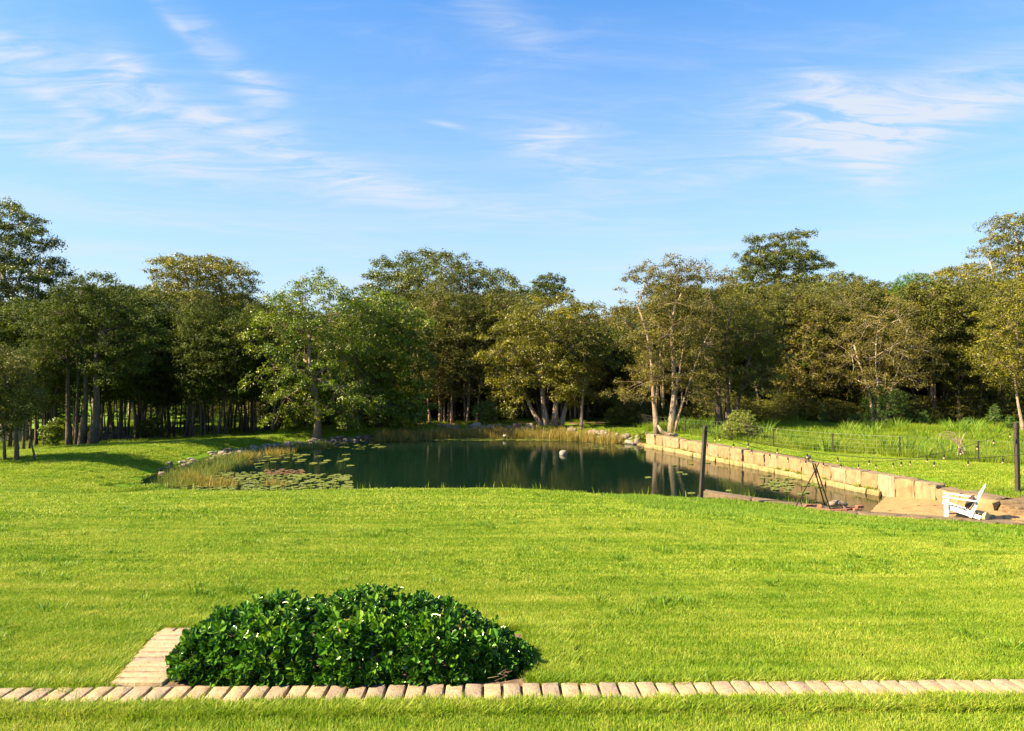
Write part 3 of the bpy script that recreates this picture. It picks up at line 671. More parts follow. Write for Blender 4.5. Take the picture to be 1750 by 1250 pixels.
# sunken planting bed
SB = []
for yy in np.linspace(4.31, 5.44, 10):
    for xx in np.linspace(-2.2 - .25 * (yy - 4.31), .3, 24): SB.append((xx, yy, H(xx, yy) + .004 + .015 * rng.rand()))
obj_bed = obj('garden_bed', mesh_np('garden_bed', SB, [(r_ * 24 + c, r_ * 24 + c + 1, (r_ + 1) * 24 + c + 1, (r_ + 1) * 24 + c) for r_ in range(9) for c in range(23)], [M['soil']], True)); tag(obj_bed, kind='structure')

# ------------------------------------------------------------------ the leafy bush
def leaf_shape(name, cup, mat):
    """obovate leaf, 1 long, built along +y from its stalk"""
    pr = [(0, .0), (.12, .10), (.35, .27), (.62, .37), (.85, .28), (1.0, .0)]
    V = []; 
    for (t_, w_) in pr:
        zc_ = -.25 * cup * (t_ - .5) ** 2
        V.append((0, t_, zc_))
    L = [(-w_, t_ - .02, cup * w_ * .5 - .25 * cup * (t_ - .5) ** 2) for t_, w_ in pr[1:-1]]; Rr = [(w_, t_ - .02, cup * w_ * .5 - .25 * cup * (t_ - .5) ** 2) for t_, w_ in pr[1:-1]]
    V += L + Rr; Fs = []
    for side, o in ((0, 6), (1, 10)):
        Fs.append((0, 1, o)); Fs.append((5, o + 3, 4)) if True else None
        for k in range(3): Fs.append((1 + k, 2 + k, o + k + 1, o + k))
    return np.array(V), Fs
LV, LF = leaf_shape('leaf', .5, None)
leafm = []
for k in range(5):
    v = leaf_shape('leaf', .25 + .15 * k, None)[0]
    leafm.append(mesh_np('leaf', v, LF, [M['lf_hedge']], True, {'tint': np.full(len(v), [.1, .3, .5, .75, 1.0][k])}))
bush = empty('leafy_bush', (-1.03, 4.75, H(-1.03, 4.75))); tag(bush, 'low spreading bush with round glossy dark green leaves behind the brick edging', 'bush')
prof = [(-2.34, .04), (-2.28, .14), (-2.2, .27), (-2.1, .37), (-1.95, .43), (-1.73, .48), (-1.1, .525), (-.7, .52), (-.4, .45), (-.2, .34), (-.05, .22), (.08, .12), (.15, .03)]
def ptop(x): return .95 * np.interp(x, [p[0] for p in prof], [p[1] for p in prof])
leaves = []
r = np.random.RandomState(5)
_h0, _hx, _hy = H(-1, 4.7), (H(0, 4.7) - H(-2, 4.7)) / 2, (H(-1, 5.2) - H(-1, 4.2))
H0 = lambda x, y: _h0 + _hx * (x + 1) + _hy * (y - 4.7)
def sprig(c, nrm, n, size, tint):
    nrm = nrm.normalized(); u = nrm.orthogonal().normalized(); w = nrm.cross(u); a0 = r.rand() * 6.28
    for q in range(n):
        a = a0 + q * 2.4 + r.randn() * .25; lift = .25 + .9 * q / n + .15 * r.randn()
        d = (u * math.cos(a) + w * math.sin(a)) * math.cos(lift) + nrm * math.sin(lift)
        up = nrm * math.cos(lift) - (u * math.cos(a) + w * math.sin(a)) * math.sin(lift)
        sz = size * (.75 + .5 * r.rand()) * (1 - .35 * q / n)
        d.normalize(); sd = d.cross(up).normalized(); up = sd.cross(d)
        Mx = Matrix((sd, d, up)).transposed() @ Euler((.3 * r.randn(), .4 * r.randn(), 0)).to_matrix()
        leaves.append((c - nrm * .02 * (1 - q / n) * 2, Mx, sz, tint))
NS = 1700
while len(leaves) < NS * 6:
    x = -2.26 + 2.38 * r.rand(); ht = ptop(x); dep = .47 * min(1, ht / .5) ** .5
    inner = r.rand() < .22; rad_ = (.62 + .2 * r.rand() if inner else 1 - .16 * r.rand() ** 2) * (1 + .05 * math.sin(x * 11 + r.rand()))
    if r.rand() < .54:                                     # the steep front and back faces
        zf = .02 + .80 * r.rand() ** 1.25; front = r.rand() < .8; yo = dep * (1 - zf ** 2.6 * .45) * rad_; zz = ht * zf
        yy = 4.75 + (-yo if front else yo); nz = .25 + .5 * zf; ny = -1 if front else 1
    else:                                                  # the rounded top
        q = (r.rand() * 2 - 1); yy = 4.75 + q * dep * .9 * rad_; zz = ht * (1 - .42 * abs(q) ** 2.4) * rad_; nz = 1.2; ny = q * .9
    if math.sin(x * 15 + 2) * math.sin(yy * 17) + math.sin(zz * 19 + x * 7) * .8 < -.45 and zz > .16 and not inner and r.rand() < .72: continue
    if r.rand() < .05: zz += .03 + .05 * r.rand()
    nrm = Vector(((x + 1.03) * .4 + .3 * r.randn(), ny + .3 * r.randn(), nz + .3 * r.randn()))
    if x < -2.0: nrm.x -= .9
    if x > -.2: nrm.x += .5
    sprig(Vector((x, yy, H0(x, yy) + zz)), nrm, r.randint(5, 8), .060 * (.75 + .5 * r.rand()), r.rand())
for (px, py, yy) in ((655, 1003, 4.85), (668, 1012, 4.85), (755, 1022, 4.75), (745, 1030, 4.75), (500, 1012, 4.85), (845, 1095, 4.7), (823, 1072, 4.7)):
    p = Vector(((px - CX) / F * yy, yy, -(py - CY) / F * yy)); sprig(p, Vector((.1, -.15, 1)), 6, .052, r.rand()); sprig(p - Vector((0, 0, .035)), Vector((-.2, -.3, 1)), 6, .05, r.rand())
vis = sorted(range(len(leaves)), key=lambda i: (leaves[i][0].y - leaves[i][0].z * .9) - leaves[i][2] * 3 * abs(leaves[i][1].col[2].y) + .15 * r.rand())
big = set(vis[:300]); jv = []; jf = []; jt = []
for i, (c, Mx, sz, tn_) in enumerate(leaves):
    if i in big:
        k = int(tn_ * 4.99); o = bpy.data.objects.new('leaf', leafm[k]); link(o, bush)
        o.matrix_parent_inverse = Matrix.Translation(-bush.location); o.matrix_basis = Matrix.Translation(c) @ Mx.to_4x4() @ Matrix.Scale(sz, 4)
    else:
        A = np.array(Mx); o = len(jv) * len(LV); jv.append((LV * sz) @ A.T + np.array(c)); jt.append(np.full(len(LV), tn_))
        jf += [tuple(v + o for v in f) for f in LF]
jm = mesh_np('foliage', np.concatenate(jv), jf, [M['lf_hedge']], True, {'tint': np.concatenate(jt)})
o = obj('foliage', jm); child(o, bush); tag(o, kind='stuff')
mb = MB()
for k in range(150):
    x0 = -1.95 + 1.9 * r.rand(); y0 = 4.55 + .4 * r.rand(); z0 = H(x0, y0); x1 = x0 + .25 * r.randn(); x1 = min(max(x1, -2.1), .05)
    y1 = y0 + .18 * r.randn(); h1 = ptop(x1) * (.25 + .4 * r.rand()); mb.tube([(x0, y0, z0 - .01), ((x0 + x1) / 2 + .03 * r.randn(), (y0 + y1) / 2, z0 + h1 * .5), (x1, min(max(y1, 4.5), 5.0), z0 + h1)], [.005, .0035, .0015], 5)
for k in range(160):   # dead litter twigs at the foot
    x0 = -2.1 + 2.1 * r.rand(); y0 = 4.36 + .2 * r.rand(); z0 = H(x0, y0) + .02 + .05 * r.rand(); d = Vector((r.randn(), r.randn() * .3, r.rand() * .8)).normalized() * (.05 + .05 * r.rand())
    mb.tube([(x0, y0, z0), (x0 + d.x, y0 + d.y, z0 + d.z)], [.0022, .001], 4)
o = mb.build('stems', [M['twig']]); child(o, bush)

# ------------------------------------------------------------------ trees
def make_tree_data(ells, stems, puffr, leaf, nleaf, seed, flat=.9, fork=.35, limbs=7, trunk_r=.2, shell=.45, spacing=.9, droop=0.0, lean=None, bare=0.0, aspect=.5, core=.55):
    """crown ellipsoids and stems in local metres -> trunk builder and leaf arrays"""
    r = np.random.RandomState(seed); E = np.array(ells, float); vol = E[:, 3] * E[:, 4] * E[:, 5]
    puffs = []; tries = 0; target = 4000
    while tries < target:
        tries += 1
        e = E[r.choice(len(E), p=vol / vol.sum())]; d = r.randn(3); d /= np.linalg.norm(d)
        rad_ = shell + (1.06 - shell) * r.rand() ** .6
        if d[2] < -.2 and r.rand() < .35: continue
        p = e[:3] + d * e[3:] * rad_; pr = puffr * (.7 + .6 * r.rand())
        if all((p - q[:3]) @ (p - q[:3]) > (spacing * (pr + q[3]) * .5) ** 2 for q in puffs): puffs.append(np.r_[p, pr])
        if len(puffs) > 210: break
    puffs = np.array(puffs); mb = MB()
    # limbs by k-means
    K = min(limbs, len(puffs)); cen = puffs[r.choice(len(puffs), K, replace=False), :3].copy()
    for _ in range(8):
        lab = np.argmin(((puffs[:, None, :3] - cen[None]) ** 2).sum(-1), 1)
        for k in range(K):
            if (lab == k).any(): cen[k] = puffs[lab == k, :3].mean(0)
    top = E[:, 2].max(); st = []
    for (bx, by, tx, ty, tz, sr) in stems:
        n = 9; path = []
        for q in range(n):
            f = q / (n - 1); wob = sr * 1.5
            path.append(Vector((bx + (tx - bx) * f ** 1.2 + wob * math.sin(f * 5 + seed + bx * 3) * f, by + (ty - by) * f + wob * math.cos(f * 4 + seed) * f, tz * f - (.25 if q == 0 else 0))))
        rad = [sr * (1.55 if q == 0 else 1.15 if q == 1 else 1 - .62 * (q / (n - 1))) for q in range(n)]
        rad = [q * .74 for q in rad]; mb.tube(path, rad, 9, wob=.08); st.append((path, rad))
    for k in range(K):
        mem = puffs[lab == k]
        if not len(mem): continue
        c = Vector(cen[k]); best = None
        for path, rad in st:
            for q in range(2, len(path)):
                f = q / (len(path) - 1)
                if f < fork: continue
                d = c - path[q]; hd = math.hypot(d.x, d.y); cost = d.length + (3.0 * max(0, hd * .25 - d.z))
                if best is None or cost < best[0]: best = (cost, path[q], rad[q], path[q] - path[q - 1])
        _, s0, sr, tdir = best; d = c - s0; L = max(d.length, .3)
        end = s0 + d * .85
        m1 = s0 + d * .33 + Vector((r.randn(), r.randn(), r.rand() * .8 - .2)) * L * .09; m2 = s0 + d * .62 + Vector((r.randn(), r.randn(), r.rand())) * L * .08
        lr = min(sr * .8, .03 + .022 * math.sqrt(len(mem)) * trunk_r / .2 + .010 * L)
        limb = [s0, m1, m2, end]; lp = []
        for q in range(8):                                                           # smooth bezier
            f = q / 7; lp.append(s0 * (1 - f) ** 3 + m1 * 3 * f * (1 - f) ** 2 + m2 * 3 * f * f * (1 - f) + end * f ** 3)
        lrad = [lr * (1 - .65 * q / 7) for q in range(8)]; mb.tube(lp, lrad, 6)
        for pf in mem:
            pc = Vector(pf[:3]); q = int(np.argmin([(pc - v).length + .8 * (7 - i) * .1 for i, v in enumerate(lp[2:])])) + 2
            b0 = lp[q]; d = pc - b0; L2 = d.length
            if L2 < .1: continue
            md = b0 + d * .5 + Vector((r.randn(), r.randn(), r.rand() - .2)) * L2 * .14
            br = max(.012, lrad[q] * .5)
            mb.tube([b0, md, pc, pc + d.normalized() * pf[3] * .5], [br, br * .6, br * .35, .006], 5, cap=False)
            for z in range(3):
                t_ = pc + Vector(r.randn(3)).normalized() * pf[3] * .75; mb.tube([md.lerp(pc, .4 + .5 * r.rand()), t_], [br * .28, .004], 4, cap=False)
    # leaves
    nleaf = int(nleaf * 1.4); leaf = leaf * .84; wts = puffs[:, 3] ** 2; cnt = np.maximum((nleaf * wts / wts.sum()).astype(int), 5)
    cnt = (cnt * np.where(r.rand(len(cnt)) < bare, .15, 1)).astype(int)
    nsb = 9; SC = r.randn(len(puffs), nsb, 3); SC /= np.linalg.norm(SC, axis=2)[:, :, None]; SC[:, :, 2] = np.abs(SC[:, :, 2]) * .9 - .25
    SC = puffs[:, None, :3] + SC * puffs[:, None, 3:4] * np.array([1, 1, flat]) * (.45 + .5 * r.rand(len(puffs), nsb, 1))
    srad = .20 + .16 * r.rand(len(puffs), nsb)
    pi_ = np.repeat(np.arange(len(puffs)), cnt); n = len(pi_); si = r.randint(0, nsb, n)
    tint = (.55 * r.rand(len(puffs)))[pi_] + (.45 * r.rand(len(puffs), nsb))[pi_, si]
    d = r.randn(n, 3); d /= np.linalg.norm(d, axis=1)[:, None]
    sub = d * (r.rand(n) ** core)[:, None] * (srad[pi_, si] * 1.45 * puffs[pi_, 3])[:, None] * np.array([1, 1, .75])
    pos = SC[pi_, si] + sub; off = pos - puffs[pi_, :3]; pos[:, 2] -= droop * np.hypot(off[:, 0], off[:, 1]) ** 1.3
    dp = off / (np.linalg.norm(off, axis=1)[:, None] + 1e-6); nm = r.randn(n, 3) * .5 + d * .45 + dp * .6 + np.array([0, 0, .3]); nm /= np.linalg.norm(nm, axis=1)[:, None]
    a = r.randn(n, 3) + np.array([0, 0, -1.2 * droop]); u = np.cross(nm, a); u /= np.linalg.norm(u, axis=1)[:, None] + 1e-9; w = np.cross(nm, u)
    sz = leaf * (.65 + .7 * r.rand(n))[:, None]; u = u * sz * .5; w = w * sz * .5 * aspect
    V = np.stack([pos - u, pos + w, pos + u, pos - w], 1).reshape(-1, 3); Fq = np.arange(4 * n).reshape(n, 4)
    return mb, V, Fq, np.repeat(tint, 4)
def build_tree(name, loc, data, bark, leafm_, label, cat='tree', group=None, rz=0.0):
    mb, V, Fq, tint = data; t = empty(name, loc, rz); tag(t, label, cat, group)
    obj('trunk', mb.mesh('trunk', [bark], True), t)
    c = obj('crown', mesh_np('crown', V, Fq, [leafm_], False, {'tint': tint}), t); tag(c, kind='stuff')
    return t
def P2(px, D): return (px - CX) / F * D
def hero(name, px, D, crowns, stems_px, label, bark, leafm_, seed, ry=.9, cat='tree', group=None, **kw):
    """crowns: (px, py, rx, ry[, depth offset m]) measured in the photograph, stems: (base px, top px, top py, radius m[, depth off])"""
    x0 = P2(px, D); z0 = H(x0, D); s_ = D / F
    ells = []
    for c in crowns:
        dd = c[4] if len(c) > 4 else 0.0; k = (D + dd) / F
        ells.append(((c[0] - CX) * k - x0, dd, -(c[1] - CY) * k - z0, c[2] * k, c[2] * k * ry, c[3] * k))
    stems = []
    for sp in stems_px:
        b, tpx, tpy, rad = sp[:4]; dd = sp[4] if len(sp) > 4 else 0.0
        stems.append(((b - CX) * s_ - x0, dd, (tpx - CX) * s_ - x0, dd, -(tpy - CY) * s_ - z0, rad))
    return build_tree(name, (x0, D, z0), make_tree_data(ells, stems, seed=seed, **kw), bark, leafm_, label, cat, group)
def copy_tree(o, loc, rz, sc, label=None, group=None):
    c = o.copy(); COL.objects.link(c); c.location = loc; c.rotation_euler = (.05 * rng.randn(), .05 * rng.randn(), rz); c.scale = sc
    if label: c['label'] = label
    if group: c['group'] = group
    for ch in [q for q in KIDS[o.name]]:
        d = ch.copy(); COL.objects.link(d); d.parent = c
    return c
KIDS = {}

# the trees that can be told apart
hero('broadleaf_tree', 540, 41.5, [(500, 530, 50, 55, -1), (548, 520, 70, 50), (470, 570, 45, 60, -1), (560, 600, 85, 65, 1), (500, 650, 60, 60, -1), (460, 610, 30, 30, -2), (600, 560, 60, 60, 1), (575, 680, 80, 45), (505, 705, 35, 30, -1), (620, 700, 50, 30, 1)],
     [(542, 535, 545, .26)], 'large bright green tree with one pale trunk on the left of the far bank', M['bark_paper'], M['lf_broad'], 1,
     puffr=.78, leaf=.15, nleaf=33000, limbs=13, spacing=1.05, trunk_r=.25, droop=.35, fork=.4, shell=.35)
hero('broadleaf_tree', 645, 45.0, [(650, 545, 60, 45), (690, 570, 45, 55), (640, 600, 70, 60), (700, 640, 40, 60), (690, 700, 45, 28, -1), (610, 660, 40, 50)],
     [(648, 640, 560, .24), (632, 610, 590, .15)], 'dark leaning tree with a forked trunk just right of the bright green one', M['bark_dark'], M['lf_broad'], 2,
     puffr=.85, leaf=.17, nleaf=30000, limbs=9, trunk_r=.25, droop=.3, shell=.35)
hero('gum_tree', 740, 60, [(740, 480, 85, 48), (680, 480, 55, 35), (820, 500, 60, 38), (645, 460, 22, 14), (760, 540, 80, 40), (870, 500, 26, 22)],
     [(745, 735, 480, .34), (760, 810, 490, .22)], 'big round topped gum tree rising behind the middle of the woods', M['bark_gum'], M['lf_gum'], 3,
     puffr=1.2, leaf=.19, nleaf=40000, limbs=12, flat=.72, fork=.5, trunk_r=.3, shell=.6, spacing=1.0)
hero('paperbark_tree', 770, 50, [(770, 560, 60, 60), (720, 610, 45, 70), (800, 630, 45, 55), (760, 520, 50, 35), (835, 560, 30, 40)],
     [(752, 745, 560, .14), (772, 775, 560, .13), (798, 810, 590, .12), (735, 715, 600, .11), (815, 830, 590, .1)], 'dull olive paperbark between the dark leaning tree and the golden one', M['bark_paper'], M['lf_olive'], 4,
     puffr=.9, leaf=.15, nleaf=26000, limbs=9, trunk_r=.15, shell=.35)
hero('paperbark_tree', 935, 46, [(930, 560, 80, 48), (975, 550, 50, 40), (865, 610, 45, 55, -1), (935, 610, 80, 55), (1000, 600, 42, 60), (880, 680, 40, 38, -1.5), (1000, 680, 35, 35, .5), (950, 650, 60, 40, -1)],
     [(925, 870, 640, .22, -.1), (935, 905, 590, .24), (948, 950, 570, .26), (958, 1005, 600, .22, .2), (930, 930, 560, .18, .3)], 'wide golden green paperbark with many thick trunks at the far end of the pond', M['bark_paper'], M['lf_gold'], 5,
     puffr=.8, leaf=.15, nleaf=40000, limbs=12, trunk_r=.22, fork=.3, shell=.4)
hero('pine_tree', 938, 75, [(938, 497, 28, 24), (960, 505, 18, 14)], [(938, 938, 500, .2)], 'small dark rounded tree top showing above the golden paperbark', M['bark_dark'], M['lf_dark'], 6,
     puffr=.9, leaf=.2, nleaf=6000, limbs=4, trunk_r=.2)
hero('paperbark_tree', 1145, 40, [(1085, 490, 38, 32), (1165, 480, 45, 32), (1165, 463, 48, 24, -.5), (1200, 492, 40, 34, .5), (1115, 485, 40, 34, .5), (1120, 470, 30, 25, 1), (1075, 545, 35, 30), (1150, 530, 65, 42), (1225, 490, 30, 40), (1110, 590, 55, 35), (1200, 570, 50, 40), (1230, 480, 25, 20), (1100, 660, 60, 30, 1), (1150, 620, 75, 45, .5), (1190, 670, 50, 30)],
     [(1147, 1158, 520, .24), (1124, 1092, 520, .18), (1146, 1185, 540, .11, .3), (1150, 1215, 560, .09, -.2), (1122, 1130, 560, .10, .4)], 'tall open paperbark with bare white limbs beside the far end of the stone wall', M['bark_paper'], M['lf_grey'], 7,
     puffr=.62, leaf=.115, nleaf=33000, limbs=14, trunk_r=.3, fork=.3, shell=.35, spacing=1.0)
hero('paperbark_tree', 1240, 43, [(1240, 560, 70, 55), (1290, 600, 50, 60), (1210, 620, 45, 50), (1275, 650, 60, 30), (1310, 550, 30, 40)],
     [(1228, 1215, 540, .22), (1243, 1245, 530, .24), (1256, 1290, 550, .22), (1236, 1225, 600, .15, .4)], 'dense brown green paperbark with thick dark trunks behind the first light post', M['bark_dark'], M['lf_olive'], 8,
     puffr=.75, leaf=.12, nleaf=34000, limbs=11, trunk_r=.22, shell=.4)
hero('gum_tree', 1335, 72, [(1310, 420, 30, 16), (1350, 410, 30, 15), (1330, 445, 60, 18), (1375, 455, 40, 16), (1290, 470, 35, 18), (1340, 485, 55, 18), (1290, 440, 24, 14), (1395, 440, 18, 8), (1300, 505, 40, 12)],
     [(1340, 1320, 430, .34), (1345, 1368, 430, .24), (1330, 1290, 470, .2)], 'tall umbrella shaped gum with white branches standing above the right hand woods', M['bark_gum'], M['lf_gum'], 9,
     puffr=1.05, leaf=.20, nleaf=30000, limbs=16, flat=.62, fork=.55, trunk_r=.34, shell=.35, spacing=1.05)
hero('gum_tree', 340, 62, [(345, 465, 70, 26), (300, 465, 40, 20), (400, 485, 38, 30), (330, 500, 60, 28), (370, 520, 60, 30), (300, 445, 22, 9), (420, 500, 22, 25)],
     [(350, 320, 465, .30), (355, 385, 480, .24)], 'pale green umbrella shaped gum standing above the dark trees on the left', M['bark_gum'], M['lf_gold'], 10,
     puffr=1.0, leaf=.19, nleaf=28000, limbs=14, flat=.62, fork=.55, trunk_r=.3, shell=.4)
hero('gum_tree', 25, 44, [(10, 390, 50, 45), (60, 430, 45, 40), (-30, 440, 70, 70), (30, 480, 70, 45), (95, 470, 28, 30), (-20, 530, 80, 50), (70, 520, 40, 25), (-60, 370, 40, 40)],
     [(30, 5, 420, .36), (40, 80, 440, .2), (10, -45, 430, .26)], 'tall dark gum tree towering at the left edge of the picture', M['bark_gum'], M['lf_gum'], 11,
     puffr=.9, leaf=.16, nleaf=40000, limbs=15, flat=.55, fork=.4, trunk_r=.34, shell=.45)
hero('gum_tree', 1740, 58, [(1735, 395, 50, 28), (1700, 430, 35, 26), (1780, 430, 70, 60), (1720, 465, 60, 28), (1640, 475, 50, 16), (1760, 500, 60, 25), (1625, 490, 30, 12)],
     [(1745, 1740, 410, .34), (1738, 1690, 440, .22), (1755, 1790, 430, .22)], 'tall gum tree with layered crown at the right edge of the picture', M['bark_gum'], M['lf_gold'], 12,
     puffr=1.0, leaf=.17, nleaf=34000, limbs=14, flat=.62, fork=.5, trunk_r=.34, shell=.4)
hero('paperbark_tree', 1330, 49, [(1370, 530, 60, 45), (1330, 570, 45, 50), (1400, 590, 50, 50), (1440, 520, 50, 40), (1340, 650, 50, 40), (1420, 660, 40, 30)],
     [(1308, 1270, 610, .2), (1345, 1340, 560, .14), (1395, 1400, 560, .14), (1420, 1440, 560, .1)], 'olive paperbark with a leaning pale trunk behind the mound of long grass', M['bark_paper'], M['lf_olive'], 13,
     puffr=.8, leaf=.13, nleaf=30000, limbs=11, trunk_r=.2, shell=.4)
hero('paperbark_tree', 1500, 46, [(1500, 590, 80, 55), (1450, 620, 50, 45), (1555, 610, 50, 50), (1520, 545, 50, 35), (1500, 650, 80, 25)],
     [(1493, 1465, 590, .14), (1500, 1500, 570, .15), (1512, 1545, 590, .13)], 'broad grey green paperbark with a fan of thin pale limbs in the right hand woods', M['bark_pale'], M['lf_grey'], 14,
     puffr=.7, leaf=.12, nleaf=26000, limbs=15, trunk_r=.17, shell=.45)
hero('pine_tree', 1560, 50, [(1560, 500, 32, 30), (1555, 540, 38, 22), (1585, 525, 20, 20), (1535, 510, 14, 16)], [(1560, 1560, 480, .16)], 'bright green pine top poking out of the right hand woods', M['bark_dark'], M['lf_pine'], 15,
     puffr=.5, leaf=.26, nleaf=9000, limbs=9, trunk_r=.16, aspect=.16, flat=1.1)
hero('paperbark_tree', 1640, 47, [(1640, 540, 50, 45), (1600, 590, 45, 50), (1660, 620, 60, 50), (1690, 560, 50, 50), (1720, 640, 50, 50)],
     [(1600, 1590, 560, .12), (1640, 1640, 540, .14), (1672, 1690, 560, .12), (1700, 1720, 600, .12)], 'dark mixed paperbark right of the bright pine top', M['bark_dark'], M['lf_olive'], 16,
     puffr=.85, leaf=.13, nleaf=30000, limbs=11, trunk_r=.16, shell=.4)
hero('paperbark_tree', 1750, 41, [(1745, 540, 60, 45), (1720, 600, 45, 50), (1780, 620, 60, 60), (1740, 500, 35, 22)],
     [(1765, 1740, 560, .16), (1750, 1720, 590, .12)], 'sunlit olive tree at the right edge behind the second light post', M['bark_paper'], M['lf_gold'], 17,
     puffr=.75, leaf=.13, nleaf=26000, limbs=9, trunk_r=.16, shell=.4)
hero('broadleaf_tree', 5, 28.5, [(5, 640, 45, 40), (-40, 650, 60, 60), (30, 690, 38, 32), (-30, 710, 60, 40)],
     [(28, 15, 640, .10), (-20, -30, 640, .14), (60, 35, 700, .05), (8, -5, 660, .07)], 'grey green tree leaning in from the left edge above the grassy bank', M['bark_dark'], M['lf_olive'], 18,
     puffr=.5, leaf=.10, nleaf=26000, limbs=9, trunk_r=.14, shell=.35)
hero('paperbark_tree', 140, 35.5, [(120, 560, 60, 50), (175, 540, 50, 50), (90, 600, 45, 40), (190, 610, 50, 45), (150, 500, 50, 30), (230, 570, 35, 45)],
     [(118, 110, 530, .16), (130, 132, 520, .10), (140, 152, 500, .20), (157, 190, 540, .26), (150, 170, 520, .18, .4)], 'cluster of thick shaggy trunks under a dark crown behind the left bank', M['bark_dark'], M['lf_dark'], 19,
     puffr=.65, leaf=.12, nleaf=32000, limbs=11, trunk_r=.2, shell=.35, fork=.45)
# prototypes for the woods: each copied many times
def proto(name, label, group, ells, stems, bark, leafm_, seed, **kw):
    t = build_tree(name, (0, 0, 0), make_tree_data(ells, stems, seed=seed, **kw), bark, leafm_, label, 'tree', group)
    KIDS[t.name] = [o for o in COL.objects if o.parent == t]; return t
PA = proto('paperbark_tree', '', '', [(0, 0, 6.2, 2.1, 2.1, 1.8), (.8, .3, 7.6, 1.5, 1.5, 1.3), (-1, -.2, 5.0, 1.5, 1.5, 1.2), (.4, .2, 3.9, 1.4, 1.3, 1.0), (-.3, -.2, 3.0, .7, .7, .6)], [(0, 0, .3, .1, 7.2, .12), (.35, .1, 1.0, .2, 6.6, .09), (-.3, .2, -.9, 0, 6.0, .08)], M['bark_dark'], M['lf_dark'], 31, puffr=.75, leaf=.16, nleaf=14000, limbs=8, trunk_r=.12, shell=.3, fork=.45)
PB = proto('paperbark_tree', '', '', [(0, 0, 7.0, 1.8, 1.8, 2.3), (-.6, 0, 8.8, 1.2, 1.2, 1.1), (.8, .4, 5.2, 1.3, 1.3, 1.4)], [(0, 0, -.3, .1, 8.6, .13), (.3, -.1, .8, .2, 6.8, .08)], M['bark_paper'], M['lf_olive'], 32, puffr=.75, leaf=.16, nleaf=14000, limbs=8, trunk_r=.12, shell=.3, fork=.4)
PC = proto('paperbark_tree', '', '', [(0, 0, 4.0, 2.0, 2.0, 2.4), (.5, 0, 6.2, 1.5, 1.5, 1.6)], [(0, 0, .2, .1, 6.2, .09), (-.3, -.1, -.8, .2, 5.0, .06), (.2, .3, .9, .3, 5.0, .06), (-.1, -.3, -.3, -.6, 5.2, .05)], M['bark_paper'], M['lf_grey'], 33, puffr=.7, leaf=.15, nleaf=13000, limbs=8, trunk_r=.1, shell=.3, fork=.3)
PD = proto('gum_tree', '', '', [(0, 0, 12.5, 3.2, 3.2, 1.6), (1, .5, 10.6, 3.2, 3.0, 1.5), (-1.5, 0, 9.5, 2.2, 2.2, 1.2), (0, 0, 7.5, 2.4, 2.4, 1.5)], [(0, 0, .5, 0, 12, .24), (.1, .1, -1.2, .4, 10, .14)], M['bark_gum'], M['lf_gum'], 34, puffr=.95, leaf=.22, nleaf=15000, limbs=11, flat=.5, trunk_r=.24, shell=.4, fork=.45)
used = set()
def plant(p, px, D, hgt, base_h_, label, group, wide=1.0, x=None):
    X_ = P2(px, D) if x is None else x; z = H(X_, D); s = hgt / base_h_; loc = (X_, D, z - .05); rz = rng.rand() * 6.28; wv = wide * (.8 + .45 * rng.rand()); sc = (s * wv, s * wv, s)
    if p.name in used: return copy_tree(p, loc, rz, sc, label, group)
    used.add(p.name); p.location = loc; p.rotation_euler = (0, 0, rz); p.scale = sc; p['label'] = label; p['group'] = group
G1, G2, G3, G4, G5 = 'dark trees behind the left bank', 'trees inside the middle of the woods', 'trees inside the right hand woods', 'far trees across the open field', 'gums standing at the back of the woods'
L1 = 'slender dark trunked tree in the shaded stand behind the left bank'
for (px, D, h, p) in ((62, 40, 8.5, PA), (97, 39, 8.2, PA), (205, 42, 9.2, PA), (232, 43, 9.4, PA), (248, 42, 8.2, PA), (270, 43, 8.0, PA), (287, 43.5, 7.8, PA), (318, 42.5, 8.6, PA), (330, 44, 9.0, PB), (343, 41.5, 7.6, PA), (372, 42, 7.6, PA), (384, 44, 8.2, PA), (425, 45, 8.4, PA), (437, 43.5, 7.4, PA), (452, 46, 8.6, PA), (466, 45, 7.9, PB), (478, 47, 8.0, PA), (172, 47, 9.4, PB), (120, 46, 9.2, PB), (240, 50, 10.0, PA), (80, 50, 10.0, PA), (-30, 38, 8, PA), (-80, 42, 8.5, PB), (15, 38, 8, PA), (40, 34, 5.2, PA), (400, 50, 8.5, PA)):
    plant(p, px, D, h, 9.0, L1, G1, .95 if p is not PC else 1.1)
ordn = ['first', 'second', 'third', 'fourth', 'fifth', 'sixth', 'seventh', 'eighth', 'ninth', 'tenth', 'eleventh', 'twelfth']
front = sorted([o for o in COL.objects if o.get('group') == G1 and o.location.y < 44.2 and -22.5 < o.location.x / o.location.y * 40 < -13.0], key=lambda o: o.location.x / o.location.y)
for o, w_ in zip(front, ordn): o['label'] = w_ + ' dark trunk to the right of the brush heap behind the left bank'
for k in range(22):
    px = -20 + 510 * (k + rng.rand()) / 22; D = 45 + 9 * rng.rand(); plant(PA, px, D, 7.2 + 1.6 * rng.rand(), 9.0, L1, G1, .72)
for k in range(9):          # the stand goes on past the left edge of the frame
    x = -36 - 16 * rng.rand(); D = 43 + 9 * rng.rand(); plant((PA, PB)[k % 2], 0, D, 8.5 + 2 * rng.rand(), 9.0, L1, G1, 1.1, x=x)
L2 = 'brown trunked tree in the dim middle of the woods past the pond'
for k in range(34):
    px = 500 + 640 * (k + rng.rand()) / 34; D = 50 + 9 * rng.rand(); plant((PB, PC, PA)[k % 3], px, D, 6.6 + 2.6 * rng.rand(), 9.0 if k % 3 != 1 else 7.8, L2, G2, 1.0)
L3 = 'thin trunked tree in the deep shade of the right hand woods'
